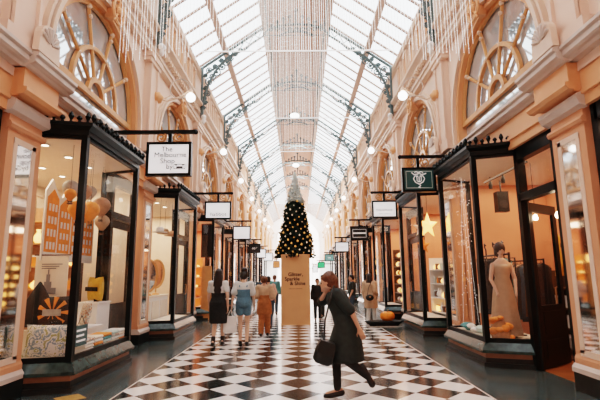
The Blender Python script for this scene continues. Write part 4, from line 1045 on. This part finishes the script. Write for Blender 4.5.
t = thing('added_clothes_rail', 'dark clothes rail added to deepen the shade inside the clothing shop', 'garment rail', (4.95, 9.7, .006))  # rail and its garments added as dark clutter to deepen the shop's shade
b = MB()
for y in (8.95, 10.5): b.tube([(4.95, y, .006), (4.95, y, 1.85)], .018, 6); b.tube([(4.7, y, .02), (5.2, y, .02)], .016, 6)
b.tube([(4.95, 8.95, 1.83), (4.95, 10.5, 1.83)], .018, 6); obj('rail', b, M['wire'], t)
for i in range(9):
    y = 9.06 + i * .165; m, c = (('dblack', 'black'), ('rust', 'rust'), ('wood', 'dark brown'), ('navy', 'navy'), ('dblack', 'black'), ('copper', 'brown'), ('dblack', 'black'), ('tan', 'tan'), ('wood', 'dark brown'))[i]
    t = thing('hanging_garment', '%s garment, %s from the door on the rail added to darken the shop' % (c, ORD[i]), 'garment', (4.95, y, .7), 0, 'added garments on the deep clothes rail')
    obj('cloth', MB().loft([[(4.95 + rx * math.cos(a), y + .05 * math.sin(a) * (1 + .3 * math.sin(3 * a)), z) for a in [2 * PI * q / 14 for q in range(14)]] for z, rx in ((.55 + .06 * (i % 3), .24), (1.0, .22), (1.4, .19), (1.66, .21), (1.75, .06))]), M[m], t, True)
    obj('hanger', MB().tube([(4.76, y, 1.69), (4.95, y, 1.77), (5.14, y, 1.69)], .008, 5).tube([(4.95, y, 1.77), (4.95, y, 1.81)], .006, 5), M['wood'], t)

# --- star lantern shop and amber bauble shop, right
def star(x, y, z, r, m, label):
    t = thing('paper_star', label, 'paper star', (x, y, z), 0, 'paper stars in the second right bay'); mb = MB()
    pts = [(r * (1 if i % 2 == 0 else .42) * math.sin(PI * i / 5), r * (1 if i % 2 == 0 else .42) * math.cos(PI * i / 5)) for i in range(10)]
    vs = [(0, -.3 * r, 0), (0, .3 * r, 0)] + [(a, 0, b) for a, b in pts]
    obj('star', mb.add(vs, [(0, 2 + i, 2 + (i + 1) % 10) for i in range(10)] + [(1, 2 + (i + 1) % 10, 2 + i) for i in range(10)]).xf(Matrix.Translation((x, y, z)) @ Matrix.Rotation(math.radians(25), 4, 'Z')), M[m], t)
    obj('cord', MB().tube([(x, y, z + r), (x, y, 3.69)], .005, 4), M['wire'], t)
star(3.48, 11.75, 2.85, .36, 'amber', 'large glowing orange paper star in the second right bay'); star(3.5, 12.3, 2.35, .25, 'orange', 'smaller matt orange paper star lower in the second right bay'); star(3.6, 12.9, 2.9, .28, 'white', 'white paper star at the far end of the second right bay')
shelf_unit('product_shelf', 'white shelf of bottles and boxes in the second right bay', 1, 11.6, 13.6, 4.0, 4.4, (.5, .9, 1.3, 1.7), M['white'])
rg = random.Random(6)
for z in (.5, .9, 1.3, 1.7):
    for i in range(9):
        kd, m = rg.choice((('jar', 'amber'), ('carton', 'white'), ('vase', 'white'), ('jar', 'orange'), ('carton', 'pastel'), ('bauble', 'glow'), ('carton', 'choc')))
        good(kd, m, (4.14, 11.75 + i * .21, z + .001), 'small %s on the white product shelf of the second right bay' % {'jar': 'lidded jar', 'carton': 'lidded box', 'vase': 'white vase', 'bauble': 'glowing bauble'}[kd], 'goods on the white product shelf: ' + kd, kd, .95)
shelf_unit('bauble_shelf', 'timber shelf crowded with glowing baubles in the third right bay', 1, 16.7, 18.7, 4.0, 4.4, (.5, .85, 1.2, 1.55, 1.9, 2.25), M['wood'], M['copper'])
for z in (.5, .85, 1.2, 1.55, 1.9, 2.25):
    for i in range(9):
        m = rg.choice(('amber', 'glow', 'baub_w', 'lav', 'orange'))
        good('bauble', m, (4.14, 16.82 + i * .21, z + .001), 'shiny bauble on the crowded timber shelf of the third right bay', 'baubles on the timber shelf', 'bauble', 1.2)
for y, m, c in ((16.9, 'amber', 'amber'), (17.4, 'glow', 'yellow'), (17.9, 'amber', 'amber')):
    pass
# deeper shops on both sides: one lit shelf each with a few glowing jars
for s in (-1, 1):
    for k in range(3, 6):
        y = P(k) + .7; nm = '%s bay on the %s' % (ORD[k], SIDE[s])
        shelf_unit('lit_shelf', 'timber shelf of amber jars in the ' + nm, s, y, y + 1.9, 4.0, 4.4, (.6, 1.1, 1.6, 2.1), M['wood'], M['copper'], 'lit shelves in the deeper shops')
        for z in (.6, 1.1, 1.6, 2.1):
            for i in range(5): good('jar', rg.choice(('amber', 'glow', 'orange', 'white')), (s * 4.16, y + .2 + i * .37, z + .001), 'lidded jar on the shelf of the ' + nm, 'jars in the ' + nm, 'jar', 1.5)
# pumpkin on a low black stand
t = thing('low_black_stand', 'low black boat-shaped stand on the floor under the pumpkin', 'stand', (2.62, 13.95, .003))
b = MB().loft([[(2.62 + a * sx, 13.95 + b_ * sy, z) for a, b_ in ((-.62, 0), (-.4, -.22), (.4, -.22), (.62, 0), (.4, .22), (-.4, .22))] for sx, sy, z in ((.7, .8, .003), (.75, .9, .06), (1.0, 1.1, .16), (.96, 1.0, .17))]); obj('tray', b, M['dblack'], t)
obj('foot_rail', MB().box(2.1, 3.1, 13.72, 13.76, .003, .03), M['greyb'], t)
t = thing('pumpkin', 'round orange pumpkin on the low black stand by the third right bay', 'pumpkin', (2.72, 13.93, .172)); N = 40
pk = MB().loft([[(2.72 + r * (1 + .07 * math.cos(10 * 2 * PI * i / N)) * math.cos(2 * PI * i / N), 13.93 + r * (1 + .07 * math.cos(10 * 2 * PI * i / N)) * math.sin(2 * PI * i / N), .172 + z) for i in range(N)] for r, z in ((.05, .0), (.14, .01), (.2, .07), (.215, .15), (.19, .22), (.11, .27), (.03, .265))]); obj('flesh', pk, M['pumpkin'], t, True)
obj('stalk', MB().tube([(2.72, 13.93, .43), (2.73, 13.93, .48), (2.76, 13.93, .50)], [.025, .018, .02], 7), M['stalk'], t)

# ------------------------------------------------------------------ people
def solid(o, vox, it=4):
    m = o.modifiers.new('skin', 'REMESH'); m.mode = 'VOXEL'; m.voxel_size = vox; m.use_smooth_shade = True
    q = o.modifiers.new('soft', 'SMOOTH'); q.factor = .5; q.iterations = it
    dg = bpy.context.evaluated_depsgraph_get(); dg.update()
    me = bpy.data.meshes.new_from_object(o.evaluated_get(dg)); mats = list(o.data.materials)
    o.modifiers.clear(); o.data = me
    if not me.materials:
        for x in mats: me.materials.append(x)
    for p in me.polygons: p.use_smooth = True
def V(*a): return Vector(a)
BASE = dict(pel=V(0, 0, .95), waist=V(0, .01, 1.08), chest=V(0, .0, 1.27), neck=V(0, -.015, 1.42), head=V(0, .02, 1.575),
            shL=V(-.165, -.01, 1.375), elL=V(-.215, -.03, 1.10), wrL=V(-.225, .04, .86), shR=V(.165, -.01, 1.375), elR=V(.215, -.03, 1.10), wrR=V(.225, .04, .86),
            hiL=V(-.085, 0, .92), knL=V(-.09, .03, .50), anL=V(-.09, -.02, .09), hiR=V(.085, 0, .92), knR=V(.09, .03, .50), anR=V(.09, -.02, .09))
def ering(c, up, lat, rx, ry, n=18):
    up = up.normalized(); fw = up.cross(lat).normalized(); lt_ = fw.cross(up)
    return [c + lt_ * rx * math.cos(2 * PI * i / n) + fw * ry * math.sin(2 * PI * i / n) for i in range(n)]
def torso(mb, J, g=0.0, lo=-.12, hi=1.0, lat=V(1, 0, 0), slim=1.0):
    """rings from the crotch to the neck base; g inflates for clothing"""
    pel, wa, ch, nk = J['pel'], J['waist'], J['chest'], J['neck']
    u1 = (wa - pel).normalized(); u2 = (ch - wa).normalized(); u3 = (nk - ch).normalized()
    R = [(pel - u1 * .11, u1, .10, .085), (pel - u1 * .05, u1, .155, .112), (pel + u1 * .02, u1, .163, .115), (wa, (u1 + u2), .124, .092), (wa.lerp(ch, .5), u2, .134, .10), (ch, u2 + u3, .152, .112), (ch.lerp(nk, .45), u3, .165, .10), (ch.lerp(nk, .72), u3, .148, .078), (nk, u3, .062, .055)]
    a, b = int(round(lo)) if lo >= 0 else 0, len(R) if hi >= 1 else int(hi * len(R))
    mb.loft([ering(c, u, lat, rx * slim + g, ry * slim + g) for c, u, rx, ry in R[a:b]])
def hand(mb, w, d, th, pn, curl=.5, s=1.0):
    """palm, four separate curled fingers and a thumb leaving the side; d along the forearm, th thumb side, pn palm normal"""
    d = d.normalized(); th = (th - d * th.dot(d)).normalized(); pn = d.cross(th) * (1 if d.cross(th).dot(pn) > 0 else -1)
    for q in (-1, 0, 1): mb.capsule(w + th * .02 * q * s, w + d * .085 * s + th * .024 * q * s, .015 * s, .014 * s, 8)
    for i, (o_, L) in enumerate(((.033, .072), (.011, .082), (-.011, .076), (-.032, .060))):
        a = w + d * .085 * s + th * o_ * s; c1, c2 = curl * .7, curl * 1.5
        b = a + (d * math.cos(c1) + pn * math.sin(c1)) * L * .5 * s; c = b + (d * math.cos(c2) + pn * math.sin(c2)) * L * .5 * s
        mb.capsule(a, b, .0095 * s, .009 * s, 8); mb.capsule(b, c, .009 * s, .0075 * s, 8)
    a = w + d * .025 * s + th * .03 * s; b = a + (d * .6 + th * .7 + pn * .25).normalized() * .04 * s; c = b + (d * .9 + th * .2 + pn * .35).normalized() * .035 * s
    mb.capsule(a, b, .0125 * s, .0105 * s, 8); mb.capsule(b, c, .0105 * s, .0085 * s, 8)
def figure(label, name, loc, rz, h, J=None, skin='skin', vox=.012, clothes=(), hair=None, hair_m='hair_d', shoe='shoe', face=V(0, 1, 0), boots=0.0, curl=.5, group=None, slim=1.0):
    j = {k: v.copy() for k, v in BASE.items()}
    if J:
        for k, v in J.items(): j[k] = V(*v)
    S = h / 1.70; root = thing(name, label, 'person', loc, rz, group)
    fw = face.normalized(); sd = fw.cross(V(0, 0, 1)).normalized(); hd = j['head']
    b = MB(); torso(b, j, slim=slim)
    b.capsule(j['neck'] - (hd - j['neck']) * .25, hd, .052, .046)
    up = V(0, 0, 1)
    b.loft([[hd + up * z + fw * (cy + ry * math.sin(2 * PI * i / 16)) + sd * rx * math.cos(2 * PI * i / 16) for i in range(16)] for z, rx, ry, cy in ((-.118, .022, .025, .055), (-.10, .042, .05, .04), (-.06, .058, .075, .018), (-.02, .069, .088, .008), (.03, .074, .096, .0), (.07, .068, .088, -.004), (.10, .048, .062, -.006), (.118, .018, .02, -.006))])
    b.loft([[hd + up * z + fw * (.088 + dd) + sd * w_ * c for c, dd in ((-1, -.01), (0, f_), (1, -.01))] for z, w_, f_ in ((.03, .008, .006), (-.02, .016, .03), (-.035, .014, .012))])
    for q in (-1, 1): b.ball(tuple(hd + sd * .074 * q - up * .005 - fw * .005), (.012, .02, .032), 8, 6)
    for sg, K in ((-1, 'L'), (1, 'R')):
        sh, el, wr = j['sh' + K], j['el' + K], j['wr' + K]
        b.capsule(j['chest'].lerp(j['neck'], .55), sh, .06, .052); b.capsule(sh, el, .046, .036); b.capsule(el, wr, .036, .024)
        d = (wr - el).normalized(); tside = V(0, 1, 0) if abs(d.y) < .8 else V(0, 0, 1)
        hand(b, wr, d, tside, V(-sg, 0, 0), curl)
        hi, kn, an = j['hi' + K], j['kn' + K], j['an' + K]
        b.capsule(hi, kn, .082 * slim, .052); b.capsule(kn, kn.lerp(an, .35), .05, .053); b.capsule(kn.lerp(an, .35), an, .053, .033)
        sl = (an - kn).normalized(); toe = V(0, 1, 0) - sl * sl.y; toe = V(0, toe.y, -.12 - sl.y * .9) if an.z > .16 else V(0, 1, -.28); toe.normalize()
        b.capsule(an - toe * .05, an + toe * .15, .03, .024)
        j['toe' + K] = toe
    def place(mb): mb.v = [tuple(Vector(p) * S) for p in mb.v]; return mb
    body = obj('body', place(b), M[skin], root, True, True); solid(body, vox, 3)
    for nm, m, fn in clothes:
        mb = MB(); fn(mb, j); o = obj(nm, place(mb), M[m], root, True, True); solid(o, max(vox, .012), 3)
    if shoe:
        for K in 'LR':
            mb = MB(); an, t_ = j['an' + K], j['toe' + K]
            mb.capsule(an - t_ * .055 + V(0, 0, -.035), an + t_ * .165 + V(0, 0, -.025 if an.z < .16 else 0), .045, .036)
            if boots: mb.capsule(an.lerp(j['kn' + K], boots), an, .052, .045)
            o = obj('shoe' if not boots else 'boot', place(mb), M[shoe], root, True, True); solid(o, .012, 2)
    if hair:
        mb = MB(); hair(mb, hd, fw, sd); o = obj('hair', place(mb), M[hair_m], root, True, True); solid(o, .012, 2)
    for q in (-1, 1):
        e = MB().ball(tuple(hd + fw * .086 + sd * .031 * q + up * .004), .011, 8, 6); obj('eye', place(e), M['ink'], root, True, True)
    e = MB().capsule(hd + fw * .082 - sd * .02 - up * .062, hd + fw * .082 + sd * .02 - up * .062, .007, .007, 6); obj('mouth', place(e), M['pink'], root, True, True)
    return root
# hair styles and garments
def cap(mb, hd, fw, sd, g=.0):
    U = V(0, 0, 1)
    mb.loft([[hd + U * z - fw * cy + fw * ry * math.sin(2 * PI * i / 16) + sd * rx * math.cos(2 * PI * i / 16) for i in range(16)] for z, rx, ry, cy in ((-.07, .06, .04, .065), (-.03, .083 + g, .062, .05), (.02, .09 + g, .092, .022), (.07, .088 + g, .10, .008), (.11, .066, .078, .005), (.14, .02, .022, .005))])
def hair_long(mb, hd, fw, sd, L=.36):
    cap(mb, hd, fw, sd); U = V(0, 0, 1)
    mb.loft([[hd + U * z - fw * cy + fw * ry * math.sin(2 * PI * i / 16) + sd * rx * math.cos(2 * PI * i / 16) for i in range(16)] for z, rx, ry, cy in ((.06, .08, .06, .04), (-.05, .095, .06, .06), (-.15, .105, .055, .085), (-.15 - L * .5, .10, .045, .10), (-.13 - L, .05, .03, .10))])
def hair_bun(mb, hd, fw, sd): cap(mb, hd, fw, sd, .012); mb.ball(tuple(hd - fw * .03 + V(0, 0, .13)), (.075, .075, .06), 12, 8); mb.ball(tuple(hd - fw * .05), (.095, .085, .10), 12, 8)
def hair_updo(mb, hd, fw, sd): cap(mb, hd, fw, sd, .01); mb.ball(tuple(hd - fw * .11 + V(0, 0, .05)), (.06, .06, .055), 12, 8)
def hair_short(mb, hd, fw, sd): cap(mb, hd, fw, sd)
def tee(L=.55, g=.018, wide=.0):
    def fn(mb, j):
        torso(mb, j, g, 1)
        for K in 'LR':
            mb.capsule(j['chest'].lerp(j['neck'], .5), j['sh' + K], .07, .06 + g); mb.capsule(j['sh' + K], j['sh' + K].lerp(j['el' + K], L), .05 + g, .052 + g + wide)
    return fn
def longsleeve(g=.02):
    def fn(mb, j):
        torso(mb, j, g, 1)
        for K in 'LR': mb.capsule(j['chest'].lerp(j['neck'], .5), j['sh' + K], .07, .06 + g); mb.capsule(j['sh' + K], j['el' + K], .048 + g, .04 + g); mb.capsule(j['el' + K], j['el' + K].lerp(j['wr' + K], .92), .04 + g, .028 + g)
    return fn
def skirt(mb, j, hem, rx, ry, g, top=2):
    pel, u = j['pel'], (j['waist'] - j['pel']).normalized(); lat = V(1, 0, 0)
    c = (j['knL'] + j['knR']) / 2; c = V(c.x, c.y, hem) if hem < c.z + .3 else V(pel.x, pel.y, hem)
    mb.loft([ering(c, V(0, 0, 1), lat, rx, ry, 24), ering(c.lerp(pel, .5), V(0, 0, 1), lat, (rx + .175 + g) / 2, (ry + .125 + g) / 2, 24), ering(pel, u, lat, .168 + g, .12 + g, 24), ering(j['waist'], u, lat, .125 + g, .094 + g, 24)])
def dress(hem=.48, rx=.20, ry=.16, g=.02, upto=.7):
    def fn(mb, j): torso(mb, j, g, 2, upto); skirt(mb, j, hem, rx, ry, g)
    return fn
def straps(mb, j):
    for K in 'LR': mb.capsule(j['chest'].lerp(j['sh' + K], .5) + V(0, -.11, 0), j['neck'].lerp(j['sh' + K], .55) + V(0, -.03, -.01), .02, .02, 8)
def pinafore(mb, j): dress(.50, .21, .17, .026, .62)(mb, j); straps(mb, j)
def shortall(mb, j):
    torso(mb, j, .03, 0, .68); straps(mb, j)
    for K in 'LR': mb.capsule(j['hi' + K], j['hi' + K].lerp(j['kn' + K], .42), .105, .098)
def trousers(g=.018, L=.95):
    def fn(mb, j):
        torso(mb, j, g, 0, .45)
        for K in 'LR': mb.capsule(j['hi' + K], j['kn' + K], .085 + g, .055 + g); mb.capsule(j['kn' + K], j['kn' + K].lerp(j['an' + K], L), .055 + g, .042 + g)
    return fn
walkR = dict(knL=(-.08, .06, .50), anL=(-.085, -.06, .10), knR=(.09, .12, .52), anR=(.09, .14, .09), elL=(-.22, .02, 1.10), wrL=(-.23, .14, .88), elR=(.22, -.08, 1.11), wrR=(.225, -.04, .86))
walkL = dict(knL=(-.09, .12, .52), anL=(-.09, .14, .09), knR=(.08, .06, .50), anR=(.085, -.06, .10), elL=(-.22, -.08, 1.11), wrL=(-.225, -.04, .86), elR=(.22, .02, 1.10), wrR=(.23, .14, .88))
figure('woman with long dark hair in a black pinafore over a white tee, walking away', 'person', (-1.84, 10.29, 0), 0, 1.73, walkR, 'skin_l', .013, (('tee', 'tee', tee(.55, .012)), ('pinafore_dress', 'dblack', pinafore)), lambda *a: hair_long(*a), boots=.25)
figure('woman with a dark topknot in denim shortalls and a pale tee, walking away', 'person', (-1.27, 10.4, 0), 0, 1.70, dict(walkL, elL=(-.24, -.04, 1.11), wrL=(-.27, -.02, .88)), 'skin_l', .013, (('tee', 'tee', tee(.7, .018, .012)), ('denim_shortall', 'denim', shortall)), hair_bun)
figure('person with auburn hair in a tan blouse and rust trousers, walking away', 'person', (-.91, 11.86, 0), 0, 1.56, dict(walkR, wrR=(.1, .22, 1.05), elR=(.25, .02, 1.12), wrL=(-.12, .2, 1.05), elL=(-.25, .0, 1.12)), 'skin', .015, (('blouse', 'tan', tee(.9, .03, .03)), ('trousers', 'rust', trousers(.035)), ('tunic', 'rust', dress(.62, .22, .17, .035, .6))), hair_updo, 'hair_b')
figure('person in a dusty pink top and navy trousers beside the gold box', 'person', (-.93, 13.7, 0), 0, 1.55, walkL, 'skin', .016, (('top', 'pink', tee(.8, .03, .02)), ('trousers', 'navy', trousers(.02))), hair_short, 'hair_d')
figure('person in a navy jacket in the crowd left of the gold box', 'person', (-1.35, 16.6, 0), 0, 1.58, walkR, 'skin', .018, (('jacket', 'navy', longsleeve(.03)), ('trousers', 'dblack', trousers(.02))), hair_short)
figure('person in a teal shirt farther back, left of the gold box', 'person', (-.98, 18.3, 0), 0, 1.60, walkL, 'skin', .018, (('shirt', 'teal', longsleeve(.025)), ('trousers', 'navy', trousers(.02))), hair_short, 'hair_b')
figure('person in black standing just right of the gold box', 'person', (.66, 16.0, 0), PI, 1.46, None, 'skin', .018, (('coat', 'dblack', longsleeve(.035)), ('trousers', 'dblack', trousers(.02))), hair_short)
figure('person in a white shirt behind the one in black, right of the gold box', 'person', (.92, 17.2, 0), PI * .8, 1.58, walkL, 'skin', .018, (('shirt', 'tee', longsleeve(.025)), ('trousers', 'dblack', trousers(.02))), hair_short)
figure('man with short dark hair in a grey tee, walking left behind the dark-coated woman', 'person', (1.86, 15.6, 0), PI / 2, 1.58, walkR, 'skin', .016, (('tee', 'coat', tee(.6, .025)), ('trousers', 'navy', trousers(.02))), hair_short)
figure('woman with long dark hair in a loose beige coat near the pumpkin', 'person', (2.28, 14.4, 0), -.5, 1.60, dict(walkR, wrR=(.17, .2, .98)), 'skin_l', .015, (('coat', 'tan', longsleeve(.045)), ('coat_skirt', 'tan', dress(.55, .24, .19, .045, .6)), ('trousers', 'tee', trousers(.02))), lambda *a: hair_long(*a))
# the dark-coated woman crossing in front, leaning into her stride
FJ = dict(pel=(0, -.02, .96), waist=(0, .03, 1.09), chest=(0, .09, 1.26), neck=(0, .145, 1.39), head=(0, .225, 1.51),
          shL=(-.165, .10, 1.345), elL=(-.22, -.10, 1.11), wrL=(-.19, -.19, .90), shR=(.165, .12, 1.345), elR=(.20, .34, 1.22), wrR=(.02, .25, 1.37),
          hiL=(-.085, -.02, .92), knL=(-.09, -.02, .50), anL=(-.09, -.30, .29), hiR=(.085, .0, .92), knR=(.07, .13, .49), anR=(.06, .12, .085))
def coat_fn(mb, j):
    torso(mb, j, .04, 1)
    for K in 'LR': mb.capsule(j['chest'].lerp(j['neck'], .5), j['sh' + K], .09, .085); mb.capsule(j['sh' + K], j['sh' + K].lerp(j['el' + K], .85), .08, .075)
    c = V(0, .02, .47)
    mb.loft([ering(c, V(0, .05, 1), V(1, 0, 0), .21, .27, 24), ering(V(0, .0, .72), V(0, 0, 1), V(1, 0, 0), .215, .225, 24), ering(j['pel'], V(0, .1, 1), V(1, 0, 0), .205, .165, 24), ering(j['waist'], V(0, .2, 1), V(1, 0, 0), .175, .145, 24), ering(j['chest'], V(0, .3, 1), V(1, 0, 0), .19, .155, 24)])
def fh(mb, hd, fw, sd):
    cap(mb, hd, fw, sd, .012); mb.ball(tuple(hd - fw * .06 + V(0, 0, -.02)), (.095, .10, .11), 12, 8); mb.ball(tuple(hd - fw * .09 + V(0, 0, -.10)), (.085, .07, .09), 12, 8)
figure('woman in a dark grey green knee-length coat striding left across the tiles in front', 'person', (.60, 5.95, 0), PI / 2 - .12, 1.66, FJ, 'skin', .0085, (('coat', 'coat', coat_fn), ('leggings', 'dblack', trousers(.01, .9))), fh, 'hair_b', face=V(0, 1, -.35))
t = thing('shoulder_bag', 'black shoulder bag swinging low in front of the dark-coated woman', 'bag', (.315, 5.74, .45))
R = Matrix.Translation((.315, 5.74, .60)) @ Matrix.Rotation(math.radians(18), 4, 'Y')
obj('pouch', MB().loft([[(a * w_, b_ * .5, z) for a, b_ in ((-1, -.12), (-.7, -.16), (.7, -.16), (1, -.12), (1, .12), (.7, .16), (-.7, .16), (-1, .12))] for w_, z in ((.085, -.13), (.125, -.09), (.12, .05), (.10, .12), (.08, .14))]).xf(R), M['leather'], t, True)
obj('flap', MB().loft([[(a * w_, b_ * .54, z) for a, b_ in ((-1, -.17), (1, -.17), (1, .17), (-1, .17))] for w_, z in ((.10, .0), (.108, .1), (.09, .146))]).xf(R), M['leather'], t)
obj('strap', MB().tube([(.31, 5.745, .74), (.33, 5.72, 1.0), (.40, 5.70, 1.26), (.46, 5.80, 1.42)], .012, 6), M['leather'], t)
t = thing('tote_bag', 'white canvas tote bag hanging from the hand of the woman in denim shortalls', 'bag', (-1.60, 10.36, .42))
obj('pouch', MB().loft([[(-1.57 + a * w_, 10.36 + b_ * d_, z) for a, b_ in ((-1, -1), (1, -1), (1, 1), (-1, 1))] for w_, d_, z in ((.135, .045, .30), (.15, .05, .34), (.145, .035, .66))]), M['tote'], t)
for q in (-1, 1): obj('handle', MB().tube([(-1.63, 10.36 + q * .03, .66), (-1.57, 10.37 + q * .008, .80), (-1.51, 10.36 + q * .03, .66)], .008, 5), M['tote'], t)
t = thing('crossbody_bag', 'small black bag at the hip of the woman in the beige coat', 'bag', (2.23, 14.15, .85))
obj('pouch', MB().ball((2.23, 14.13, .86), (.13, .05, .10), 14, 8), M['leather'], t, True); obj('strap', MB().tube([(2.16, 14.14, .93), (2.20, 14.17, 1.15), (2.30, 14.2, 1.33)], .01, 6), M['leather'], t); obj('clasp', MB().lathe([(.02, 14.07), (.01, 14.08)], (2.23, 0, .88), 8, 'y'), M['gold'], t)

# ------------------------------------------------------------------ camera, world, view
F = 440.0; TH = math.atan(76 / F); PS = math.atan(2.2 / F); RO = math.radians(.6)
f = Vector((math.sin(PS) * math.cos(TH), math.cos(PS) * math.cos(TH), math.sin(TH)))
r0 = f.cross(Vector((0, 0, 1))).normalized(); u0 = r0.cross(f)
R_ = r0 * math.cos(RO) - u0 * math.sin(RO); U_ = u0 * math.cos(RO) + r0 * math.sin(RO)
cam = bpy.data.cameras.new('camera'); co = bpy.data.objects.new('camera', cam); C.objects.link(co)
mw_ = Matrix((R_, U_, -f)).transposed().to_4x4(); mw_.translation = (0, 0, 1.55); co.matrix_world = mw_
cam.sensor_width = 36; cam.lens = F / 600 * 36; cam.clip_end = 300; cam.clip_start = .05
bpy.context.scene.camera = co
wd = bpy.data.worlds.new('overcast sky'); bpy.context.scene.world = wd; wd.use_nodes = True
bgn = wd.node_tree.nodes['Background']; bgn.inputs[0].default_value = (.93, .97, 1, 1); bgn.inputs[1].default_value = 3.2
sc_ = bpy.context.scene
sc_.view_settings.view_transform = 'Filmic'; sc_.view_settings.look = 'High Contrast'; sc_.view_settings.exposure = .15; sc_.view_settings.gamma = 1
sc_.cycles.use_denoising = True; sc_.cycles.max_bounces = 8; sc_.cycles.transparent_max_bounces = 24; sc_.cycles.sample_clamp_indirect = 6
